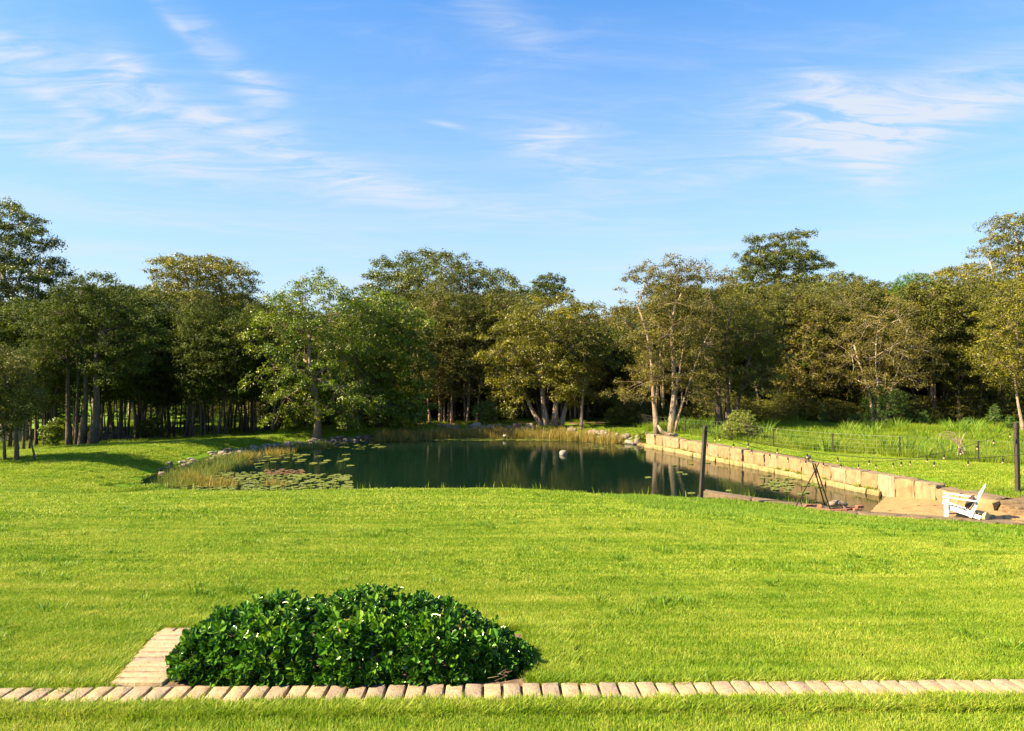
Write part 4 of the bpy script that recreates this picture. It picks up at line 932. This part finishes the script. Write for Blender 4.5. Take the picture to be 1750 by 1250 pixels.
for k in range(62):
    px = 1130 + 680 * (k + rng.rand()) / 62; D = 48 + 14 * rng.rand(); plant((PB, PC, PB, PA)[k % 4], px, D, (7.0 + 2.6 * rng.rand()) * (1 + (D - 48) * .012), 9.0 if k % 4 != 1 else 7.8, L3, G3, 1.0)
L5 = ['gum crown rising behind the bright green tree with one trunk', 'back gum behind the cluster of thick shaggy trunks', 'back gum crown left of the pale umbrella shaped gum', 'gum crown just left of the big round topped gum', 'gum close behind the left side of the big round topped gum', 'gum crown between the round topped gum and the golden paperbark',
      'gum showing in the dip left of the tall open paperbark', 'gum crown behind the tall open paperbark', 'dark gum crown on the skyline right of the tall umbrella gum', 'gum between the leaning paperbark and the tall umbrella gum', 'gum crown left of the bright green pine top', 'gum crown directly behind the bright green pine top', 'gum crown just right of the bright green pine top', 'gum behind the layered gum at the right edge', 'gum behind the dark mixed paperbark on the right', 'gum under the left side of the tall umbrella gum']
for L5_, (px, D, h) in zip(L5, ((555, 66, 9.5), (160, 60, 12), (225, 66, 13), (640, 75, 12), (690, 66, 12), (850, 70, 12.5), (1050, 72, 9.5), (1180, 66, 12.0), (1440, 68, 13.6), (1400, 62, 11.6), (1480, 70, 12.8), (1540, 66, 11.5), (1600, 72, 12.5), (1690, 66, 12.5), (1640, 60, 11.3), (1260, 64, 12))):
    plant(PD, px, D, h, 14.0, L5_, G5, 1.15)
L4 = 'distant tree on the far side of the open green field'
for k in range(46):
    x = -150 + 300 * (k + rng.rand()) / 46; D = 120 + 45 * rng.rand(); plant((PD, PA, PB)[k % 3], 0, D, 12 + 7 * rng.rand(), 14.0 if k % 3 == 0 else 9.0, L4, G4, 1.3, x=x)
for k in range(9):
    x = -55 + 45 * rng.rand(); D = 66 + 35 * rng.rand(); plant(PC, 0, D, 5 + 3 * rng.rand(), 7.8, 'young round tree standing out on the open field behind the left trees', 'young trees on the open field', 1.3, x=x)

PE = proto('understorey_bush', '', '', [(0, 0, 1.4, 2.0, 1.6, 1.3), (1.0, .2, 2.6, 1.3, 1.2, 1.1), (-1.2, 0, 2.0, 1.2, 1.2, 1.2)], [(0, 0, .2, .1, 2.6, .05), (.2, .1, 1.0, .2, 2.6, .04)], M['bark_dark'], M['lf_olive'], 35, puffr=.55, leaf=.15, nleaf=7000, limbs=6, trunk_r=.05, shell=.2)
for o in (PE,): o['category'] = 'bush'
for k in range(46):
    px = 470 + 1330 * (k + rng.rand()) / 46; D = 54 + 9 * rng.rand(); plant(PE, px, D, 3.0 + 2.2 * rng.rand(), 3.7, 'dark understorey bush deep in the woods behind the tree trunks', 'dark bushes deep in the woods', 1.35)

for (px, D, h) in ((60, 66, 4), (110, 55, 3), (265, 60, 3.4), (330, 56, 2.6), (395, 60, 3.6), (465, 58, 3.2), (285, 80, 6), (370, 90, 7), (430, 85, 6), (210, 70, 4.2), (350, 74, 4), (440, 70, 4.0), (180, 86, 5)):
    plant(PE, px, D, h, 3.7, 'leafy bush in the gaps between the left hand trunks', 'bushes behind the left hand trunks', 1.1)

for k in range(20):
    px = 1060 + 700 * (k + rng.rand()) / 20; D = 46.5 + 3 * rng.rand(); plant(PE, px, D, 1.2 + 1.3 * rng.rand(), 3.7, 'low scrubby bush at the edge of the right hand woods', 'low bushes at the edge of the right hand woods', 1.3)

# shrubs and saplings
hero('green_shrub', 1268, 35.5, [(1268, 718, 22, 16), (1258, 733, 26, 12), (1285, 735, 20, 10), (1245, 745, 8, 8)], [(1266, 1262, 720, .03), (1270, 1280, 725, .03)], 'bushy lime green shrub standing against the wire fence', M['twig'], M['lf_shrub'], 40,
     puffr=.2, leaf=.075, nleaf=5500, limbs=6, trunk_r=.05, cat='shrub', shell=.2)
hero('young_pine', 1512, 45.5, [(1512, 690, 34, 28), (1500, 715, 34, 18), (1535, 705, 22, 20)], [(1513, 1512, 670, .06)], 'young bright green pine in front of the broad grey green paperbark', M['bark_dark'], M['lf_pine'], 41,
     puffr=.35, leaf=.2, nleaf=5200, limbs=8, trunk_r=.06, aspect=.14, cat='pine', flat=1.0, shell=.2)
for (px, py, w, h_, D, lab) in ((1700, 708, 10, 14, 43, 'dark green pine sapling left of the second light post'), (1727, 722, 7, 9, 42, 'small pine sapling close beside the second light post'), (1655, 725, 8, 10, 43, 'little pine sapling at the wood edge above the dead branch'), (1455, 722, 7, 11, 45, 'slim pine sapling left of the young bright pine'), (1407, 708, 7, 16, 46, 'upright bright sapling among the pale trunks'), (1580, 715, 9, 11, 45, 'soft green sapling right of the young bright pine')):
    hero('pine_sapling', px, D, [(px, py - h_ * .4, w * .6, h_ * .7), (px, py + h_ * .4, w, h_ * .7)], [(px, px, py - h_, .03)], lab, M['bark_dark'], M['lf_pine'], 42 + px,
         puffr=.2, leaf=.13, nleaf=1100, limbs=4, trunk_r=.03, aspect=.18, cat='sapling', shell=.1)
hero('strap_leaf_plant', 1100, 39.4, [(1100, 747, 9, 7)], [(1100, 1100, 748, .02)], 'yellow green leafy plant at the far end of the stone wall', M['twig'], M['lf_shrub'], 47,
     puffr=.14, leaf=.2, nleaf=500, limbs=3, trunk_r=.02, aspect=.25, cat='plant', shell=.1)
for k, (px, py, w, D, lab) in enumerate(((830, 705, 22, 47, 'blue green understorey bush left of the golden paperbark'), (1055, 715, 20, 48, 'leafy bush in the gap right of the golden paperbark'), (700, 712, 26, 46, 'low bush under the dark leaning tree'), (255, 735, 18, 41, 'low bush between the dark trunks on the left'), (90, 740, 16, 36, 'dark bush under the left gum'), (590, 712, 26, 43, 'bush at the foot of the bright green tree'))):
    hero('understorey_bush', px, D, [(px, py, w, 17), (px + 8, py - 12, w * .6, 10)], [(px, px, py, .03), (px + 4, px + 8, py - 8, .03)], lab, M['twig'], M['lf_broad' if k != 3 else 'lf_dark'], 60 + k,
         puffr=.3, leaf=.11, nleaf=3200, limbs=5, trunk_r=.04, cat='bush', shell=.2)
for (px, D, hh, lab) in ((994, 44.5, 3.6, 'slender pale trunk standing alone right of the golden paperbark'),):
    hero('slender_tree', px, D, [(px + 5, 590, 25, 30), (px - 10, 620, 18, 22)], [(px, px + 4, 600, .13)], lab, M['bark_paper'], M['lf_olive'], 55, puffr=.5, leaf=.14, nleaf=5000, limbs=5, trunk_r=.1)

# fallen limb at the wall's far end, brush pile, dead branch
mb = MB(); p0 = Vector((P2(1150, 38), 38.0, H(P2(1150, 38), 38) + .05))
mb.tube([p0 + Vector((.25, 0, .02)), p0 + Vector((-.3, 0, .06)), p0 + Vector((-.65, 0, .28)), p0 + Vector((-.85, .05, .62))], [.13, .13, .1, .05], 8)
mb.tube([p0 + Vector((-.3, 0, .08)), p0 + Vector((-.1, -.3, .2))], [.06, .02], 6)
tag(mb.build('fallen_limb', [M['bark_paper']], smooth=True), 'pale curved stump limb lying at the foot of the tall open paperbark', 'log')
mb = MB(); bx, by = P2(192, 40), 40.0; bz = H(bx, by)
for k in range(240):
    a = rng.rand() * 6.28; rr_ = 1.25 * rng.rand() ** .6; c = Vector((bx + rr_ * math.cos(a), by + rr_ * .7 * math.sin(a), bz + .75 * (1 - (rr_ / 1.35) ** 2) * rng.rand())); d = Vector((rng.randn(), rng.randn() * .6, rng.randn() * .25)).normalized() * (.3 + .35 * rng.rand())
    mb.tube([c - d, c + Vector((0, 0, .05)), c + d], [.03, .025, .01], 5)
tag(mb.build('brush_pile', [M['bark_dark']]), 'dark heap of cut branches among the left hand trunks', 'brush pile')
mb = MB(); b0 = Vector((19.0, 28.7, H(19.0, 28.7)))
for k in range(7):
    L = [b0 + Vector((.1 * k - .3, .1 * k, 0))]; ang = R(60 + 22 * k)
    for q in range(1, 6):
        L.append(b0 + Vector((.1 * k - .3 + math.cos(ang) * q * .2 * (1 + .3 * (q > 2)), .05 * q, 1.15 * math.sin(q / 5 * 1.9) + .08 * rng.randn())))
    mb.tube(L, [.03, .026, .022, .016, .010, .004], 5)
tag(mb.build('dead_branch', [M['bark_paper']]), 'grey dead branch arching over the wire fence in the long grass', 'branch')

# ------------------------------------------------------------------ shoreline rocks
rockm = []
for k in range(7):
    me = block_mesh('rock', [M['rock']], 200 + k, .16, 2, .2); co = np.empty(len(me.vertices) * 3, np.float32); me.vertices.foreach_get('co', co); co = co.reshape(-1, 3)
    nn = np.linalg.norm(co, axis=1)[:, None]; co = co * (1 - .5 * (nn - .5).clip(0)) ; me.vertices.foreach_set('co', co.ravel().astype(np.float32)); me.update(); rockm.append(me)
def rocks(path, n, o0, o1, smin, smax, label, group):
    P = along(path, n, o0, o1)
    for k in range(n):
        s = smin + (smax - smin) * rng.rand() ** 2; z = max(H(P[k, 0], P[k, 1]), WATER - .05)
        o = obj('rock', rockm[rng.randint(7)], None, (P[k, 0], P[k, 1], z + s * .12), (rng.randn() * .3, rng.randn() * .3, rng.rand() * 6.28), (s * (1 + .5 * rng.rand()), s * (.8 + .4 * rng.rand()), s * (.55 + .3 * rng.rand())))
        tag(o, label, 'rock', group)
rocks(left_shore[:4], 170, -.55, .2, .12, .30, 'pale rock in the row lining the left bank of the pond', 'rocks lining the left bank')
rocks([(-14.9, 34), (-15.3, 31.3), (-14.9, 28.6)], 16, -.6, .2, .16, .32, 'rounded rock on the bank beside the rushes', 'rocks beside the rushes')
rocks([(1.5, 45.0), (-5.0, 45.1)], 46, -.9, .1, .2, .5, 'rock in the heap behind the russet reeds', 'rocks behind the reeds')
rocks([(7.6, 39.4), (6.7, 41.2), (3.4, 44.2)], 44, -.6, .3, .2, .55, 'pale rock on the bare bank left of the stone wall', 'rocks by the end of the wall')
for (px, py, s, lab) in ((348, 775, .62, 'largest brown boulder above the rushes on the left bank'), (300, 803, .5, 'single pale boulder at the left tip of the pond'), (814, 727, .5, 'pale boulder topping the rock heap behind the reeds')):
    D = 4.2 * F / (py + 5 - CY); x = P2(px, D); o = obj('boulder', rockm[3], None, (x, D, H(x, D) + .12), (.2, .1, px), (s * 1.3, s, s * .8)); tag(o, lab, 'boulder')
D = 5368 / (777 - 625); o = obj('pond_rock', rockm[1], None, (P2(963, D), D, WATER + .04), (0, 0, .4), (.36, .34, .34)); tag(o, 'lone pale rock breaking the surface in the middle of the pond', 'rock')
mb = MB()

# ------------------------------------------------------------------ lily pads
def pad_mesh(seed, mat, n=14):
    r = np.random.RandomState(seed); V = [(0, 0, 0)]; a0 = .18
    for k in range(n):
        a = a0 + (2 * math.pi - 2 * a0) * k / (n - 1); q = .5 * (1 + .05 * r.randn()); V.append((q * math.cos(a), q * math.sin(a), .02 * r.rand()))
    V += [(v[0] * .98, v[1] * .98, v[2] - .02) for v in V]
    m_ = n + 1; Fs = [(0, k, k + 1) for k in range(1, n)] + [(k, k + m_, k + 1 + m_, k + 1) for k in range(1, n)]
    return V, Fs
padm = [mesh_np('lily_pad', *pad_mesh(300 + k, None), [M['pad']]) for k in range(5)]; padr = mesh_np('lily_pad', *pad_mesh(310, None), [M['pad_red']])
PADS = []
def pads(n, fn, smin, smax, label, group, red=False):
    k = 0; tries = 0
    while k < n and tries < n * 40:
        tries += 1; px, py = fn(); D = 5368 / (py - 625); x = P2(px, D); s = smin + (smax - smin) * rng.rand()
        if not inside(SHORE, np.array([x]), np.array([D]))[0]: continue
        if any((x - a) ** 2 + (D - b) ** 2 < (.42 * (s + c)) ** 2 for a, b, c in PADS): continue
        PADS.append((x, D, s)); k += 1
        o = obj('lily_pad', padr if red else padm[rng.randint(5)], None, (x, D, WATER + .012 + .01 * rng.rand()), (.03 * rng.randn(), .03 * rng.randn(), rng.rand() * 6.28), (s, s, 1)); tag(o, label, 'lily pad', group)
u = lambda a, b: a + (b - a) * rng.rand()
pads(34, lambda: (u(455, 520), u(803, 812)), .16, .3, 'reddish brown lily pad in the dark patch of the left raft', 'reddish lily pads', True)
pads(190, lambda: (430 + 60 * rng.randn() * .9, u(808, 839)), .14, .34, 'yellow green lily pad in the dense raft at the left end of the pond', 'lily pads in the left raft')
pads(34, lambda: (u(500, 600), u(812, 839)), .25, .5, 'broad lily pad on the open right fringe of the left raft', 'lily pads on the fringe of the left raft')
pads(26, lambda: (u(440, 610), u(776, 800)), .25, .5, 'lily pad floating off the rocky left bank', 'lily pads off the left bank')
pads(40, lambda: (u(1300, 1400), 828 + (rng.randn() * 6)), .16, .30, 'pale green lily pad in the small raft below the stone wall', 'lily pads below the stone wall')
pads(8, lambda: (u(1100, 1280), u(790, 845)), .16, .28, 'lone lily pad on the dark open water near the first light post', 'lily pads near the light post')
pv = []; pf = []
def padstuff(n, fn, smin, smax):
    for _ in range(n):
        px, py = fn(); D = 5368 / (py - 625); x = P2(px, D)
        if not inside(SHORE, np.array([x]), np.array([D]))[0]: continue
        s = u(smin, smax); V, Fs = pad_mesh(rng.randint(1000), None, 9); a = rng.rand() * 6.28; o_ = len(pv)
        pv.extend([(x + s * (v[0] * math.cos(a) - v[1] * math.sin(a)), D + s * (v[0] * math.sin(a) + v[1] * math.cos(a)), WATER + .006 + v[2] * .3) for v in V]); pf.extend([tuple(i_ + o_ for i_ in f) for f in Fs])
padstuff(420, lambda: (u(640, 1000), 751.5 + rng.randn() * .9), .15, .4); padstuff(150, lambda: (u(280, 470), u(812, 839)), .08, .22); padstuff(60, lambda: (u(1000, 1100), u(756, 768)), .1, .3); padstuff(60, lambda: (u(560, 660), u(752, 768)), .12, .3)
o = obj('floating_leaves', mesh_np('floating_leaves', pv, pf, [M['pad']])); tag(o, 'thin drift of small floating leaves along the far reeds and the shallows', 'floating leaves', kind='stuff')
mb = MB(); D = 5368 / (751 - 625); x = P2(862, D); mb.tube([(x, D, WATER), (x, D, WATER + .18)], [.012, .012], 5)
wl = empty('water_lily', (x, D, WATER)); tag(wl, 'single white water lily flower standing off the far reeds', 'flower')
child(mb.build('stalk', [M['reed_green']]), wl); mb = MB()
for k in range(12):
    a = k * .524; mb.tube([(x, D, WATER + .17), (x + .06 * math.cos(a), D + .06 * math.sin(a), WATER + .21), (x + .09 * math.cos(a), D + .09 * math.sin(a), WATER + .28)], [.008, .028, .004], 5)
child(mb.build('petals', [M['petal']]), wl)

# ------------------------------------------------------------------ light posts and festoon strings
def light_post(px_top, py_top, px_b, D, w, label):
    xb = P2(px_b, D); zb = H(xb, D); zt = -(py_top - CY) / F * D; xt = P2(px_top, D); e = empty('light_post', (xb, D, zb)); tag(e, label, 'post')
    mb = MB(); L = zt - zb + .3; ang = math.atan2(xt - xb, zt - zb); Mx = Matrix.Rotation(ang, 3, 'Y'); mb.box((( xt + xb) / 2, D, (zt + zb - .3) / 2), (w, w, L), Mx @ Matrix.Rotation(.25, 3, 'Z'), .008); child(mb.build('shaft', [M['post']]), e)
    mb = MB(); mb.tube([(xt - .04, D - w / 2 - .03, zt - .22), (xt - .04, D - w / 2 - .03, zt - .12)], .03, 8); mb.tube([(xt, D - w / 2, zt - .17), (xt - .04, D - w / 2 - .05, zt - .17)], .012, 6); child(mb.build('hook', [M['iron']]), e)
    return Vector((xt, D - w / 2 - .03, zt - .15))
A = light_post(1205, 728, 1197, 20.2, .10, 'dark square timber post at the left end of the stone kerb')
B = light_post(1737, 722, 1740, 21.6, .105, 'weathered dark timber post on the lawn behind the white chair')
def festoon(a, b, sag, n, drop, label, t0=0.0):
    e = empty('string_lights', tuple(a)); tag(e, label, 'string lights', 'string lights hung between the posts')
    pts_ = [a.lerp(b, k / 60) - Vector((0, 0, sag * 4 * (k / 60) * (1 - k / 60))) for k in range(61)]
    mb = MB(); mb.tube(pts_, .007, 5); child(mb.build('cable', [M['cable']]), e)
    sm = MB(); sm.tube([(0, 0, 0), (0, 0, -drop)], .004, 4); sm.tube([(0, 0, -drop), (0, 0, -drop - .075)], .022, 8); sm = sm.mesh('socket', [M['cable']])
    bm__ = MB(); bm__.tube([(0, 0, -drop - .07), (0, 0, -drop - .09), (0, 0, -drop - .12), (0, 0, -drop - .145)], [.014, .025, .024, .008], 9); bmm = bm__.mesh('bulb', [M['bulb']], True)
    for k in range(n):
        t = t0 + (1 - t0) * (k + .5) / n; p = a.lerp(b, t) - Vector((0, 0, sag * 4 * t * (1 - t)))
        s1 = obj('socket', sm, None, p); child(s1, e); s2 = obj('bulb', bmm, s1)
festoon(A, B, 1.0, 18, .08, 'lower string of festoon bulbs sagging between the two timber posts')
festoon(A + Vector((0, 0, .02)), Vector((17.0, 16.6, -1.30)), .92, 15, .07, 'upper string of festoon bulbs running from the first post out of frame on the right')
festoon(B + Vector((.1, 0, 0)), Vector((21.5, 25.0, -1.5)), .25, 5, .06, 'short string of festoon bulbs leaving the right hand post')

# ------------------------------------------------------------------ wire fence
fence = empty('wire_fence', (16, 30, -4)); tag(fence, 'low wire fence with thin dark posts between the lawn and the meadow', 'fence')
fp = []
for i, (x, y) in enumerate(FENCE):
    z = H(x, y); mb = MB(); mb.box((x, y, z + .42), (.05, .05, 1.0), None, .005); mb.tube([(x - .03, y - .03, z + .9), (x + .03, y - .03, z + .9)], .008, 5); child(mb.build('post', [M['post']]), fence); fp.append(Vector((x, y - .03, z)))
mb = MB()
for hh, rr_ in ((.92, .0045), (.72, .0025), (.55, .0025), (.38, .0025), (.2, .0025)):
    for a, b in zip(fp[:-1], fp[1:]):
        mb.tube([a + Vector((0, 0, hh)), a.lerp(b, .5) + Vector((0, 0, hh - .015)), b + Vector((0, 0, hh))], rr_, 4)
child(mb.build('wire', [M['wire']]), fence)
mb = MB()
for a, b in zip(fp[:-1], fp[1:]):
    n = int((b - a).length / .15)
    for k in range(1, n): p = a.lerp(b, k / n); mb.tube([p + Vector((0, 0, .03)), p + Vector((0, 0, .9))], .0012, 3, False)
o = mb.build('mesh_wires', [M['wire']]); child(o, fence); tag(o, kind='stuff')

# ------------------------------------------------------------------ fire pit, tripod, chair, floodlight
FX, FY = P2(1421, 20.2), 20.25
def gz(x, y): return -4.33
pit = empty('fire_pit', (FX, FY, -4.33)); tag(pit, 'rough ring of loose red bricks under the iron tripod', 'fire pit')
fbm = [brick_mesh(140 + k, .23, .11, .076) for k in range(3)]
for m_ in fbm: m_.materials.clear(); m_.materials.append(M['firebrick'])
for (px, dy, lev, rz) in ((1385, .15, 0, .1), (1399, .12, 0, .0), (1383, .2, 1, .05), (1397, .2, 1, -.1), (1392, -.1, 0, .1), (1406, -.12, 0, 0), (1417, -.15, 0, .1), (1430, -.12, 0, .0), (1452, .2, 0, .3), (1464, .0, 0, .1), (1469, .05, 1, .2), (1440, -.1, 0, .05), (1448, -.02, 0, .2)):
    y = 20.2 + dy; x = P2(px, y); child(obj('brick', fbm[rng.randint(3)], None, (x, y, -4.262 + lev * .078), (0, 0, rz + .1 * rng.randn()), (1, 1, 1)), pit)
mb = MB(); y = 20.25; mb.tube([(P2(1416, y), y, -4.12), (P2(1428, y), y + .05, -4.08), (P2(1438, y), y, -4.09), (P2(1447, y), y - .05, -4.13)], [.06, .085, .08, .05], 9, wob=.1); mb.tube([(P2(1438, y), y, -4.14), (P2(1446, y), y - .1, -4.28)], [.05, .03], 7)
tag(mb.build('firewood_log', [M['log']], smooth=True), 'short charred grey log resting on the bricks of the fire pit', 'log')
tri = empty('fire_tripod', (FX, FY, -4.33)); tag(tri, 'tall iron tripod of three crossed rods over the fire pit', 'tripod')
def rod(p0, p1, D0, D1, r0=.022):
    a = Vector((P2(p0[0], D0), D0, -(p0[1] - CY) / F * D0)); b = Vector((P2(p1[0], D1), D1, -(p1[1] - CY) / F * D1)); mb = MB(); mb.tube([a, b], r0, 8); child(mb.build('leg', [M['iron']]), tri)
rod((1360, 867), (1400, 791), 20.3, 20.05, .017); rod((1410, 865), (1389, 792), 20.7, 20.1); rod((1420, 874), (1393, 793), 20.05, 20.12)
# white slatted garden chair, side on, leaning back
CHX, CHY = P2(1643, 19.75), 19.75; CHZ = -4.385
chair = empty('garden_chair', (CHX, CHY, CHZ), R(180 - 34)); tag(chair, 'white slatted low wooden armchair facing left on the sand', 'chair')
def cbox(name, c, size, rotY=0.0, rotZ=0.0, bev=.006):
    mb = MB(); mb.box(c, size, Matrix.Rotation(rotZ, 3, 'Z') @ Matrix.Rotation(rotY, 3, 'Y'), bev); return mb.build(name, [M['white']], chair)
# local frame: +x forward (towards the feet), y sideways
for sy in (-1, 1):
    cbox('front_leg', (.36, sy * .33, .27), (.10, .03, .56)); cbox('armrest', (.05, sy * .36, .575), (.80, .13, .028), -.05)
    cbox('side_rail', (-.02, sy * .27, .20), (.90, .03, .12), -.26); cbox('rear_leg', (-.30, sy * .30, .30), (.07, .03, .50), -.35)
    cbox('arm_bracket', (.36, sy * .365, .50), (.08, .035, .12))
for k in range(6): cbox('seat_slat', (.42 - .088 * k, 0, .385 - .027 * k), (.075, .60, .02), -.28)
for k in range(7):
    yy = (k - 3) * .085; L = .90 - .035 * abs(k - 3) ** 1.5; a = -.42; c = Vector((-.22, yy, .20)) + Vector((math.sin(a), 0, math.cos(a))) * (L / 2); cbox('back_slat', tuple(c + Vector((0, yy * .15, 0))), (.02, .072, L), a)
cbox('back_rail', (-.335, 0, .36), (.03, .58, .06), -.42); cbox('back_rail', (-.44, 0, .72), (.03, .62, .06), -.42)
mb = MB(); r_ = np.random.RandomState(3); V = []; n_ = 9
for i_ in range(n_):
    for j_ in range(n_):
        a, b = (i_ / (n_ - 1) - .5) * 2, (j_ / (n_ - 1) - .5) * 2; t_ = .075 * ((1 - abs(a) ** 3) * (1 - abs(b) ** 3)) ** .5; V.append((a * .21, b * .21, t_ + .003))
V += [(v[0], v[1], -v[2]) for v in V]; Fs = []
for i_ in range(n_ - 1):
    for j_ in range(n_ - 1): a = i_ * n_ + j_; Fs += [(a, a + n_, a + n_ + 1, a + 1), (a + 81, a + 82, a + 82 + n_, a + 81 + n_)]
for k in range(n_ - 1):
    for (a, b) in ((k, k + 1), (k * n_ + n_, k * n_), ((n_ - 1) * n_ + k + 1, (n_ - 1) * n_ + k), (k * n_ + n_ - 1, (k + 1) * n_ + n_ - 1)): Fs.append((a, b, b + 81, a + 81))
cm = mesh_np('cushion', V, Fs, [M['cushion']], True)
cu = obj('cushion', cm); Mc = chair.matrix_basis
cu.matrix_basis = Matrix.Translation(chair.location) @ Matrix.Rotation(R(180 - 34), 4, 'Z') @ Matrix.Translation((-.21, 0, .46)) @ Matrix.Rotation(R(62), 4, 'Y')
tag(cu, 'dark brown square cushion propped against the back of the white chair', 'cushion')
# pale log beside the chair's back
mb = MB(); y = 19.55; mb.tube([(P2(1668, y), y + .15, -4.27), (P2(1673, y), y, -4.27), (P2(1679, y), y - .2, -4.28)], [.12, .13, .12], 10, wob=.06)
tag(mb.build('timber_round', [simple('cut_timber', (.62, .45, .25), .8, 0, .3, 9, .4)], smooth=False), 'pale cut timber round lying behind the white chair', 'log')
# floodlight on the wall
fx, fy = P2(1372, 27.6) , 27.6; fl = empty('garden_spotlight', (fx + .25, fy, -3.87)); tag(fl, 'small grey spotlight on a stake on top of the stone wall', 'spotlight')
mb = MB(); mb.tube([(fx + .25, fy, -3.9), (fx + .25, fy, -3.77)], .018, 6); child(mb.build('stake', [M['iron']]), fl)
mb = MB(); mb.tube([(fx + .12, fy - .05, -3.72), (fx + .17, fy - .04, -3.71), (fx + .27, fy, -3.69), (fx + .33, fy + .02, -3.68)], [.085, .09, .075, .03], 10); child(mb.build('lamp_head', [M['lamp']], smooth=True), fl)
print('tris', sum(sum(len(p.vertices) - 2 for p in m.polygons) if len(m.polygons) < 3000 else len(m.polygons) * 2 for m in bpy.data.meshes), 'objects', len(bpy.data.objects))
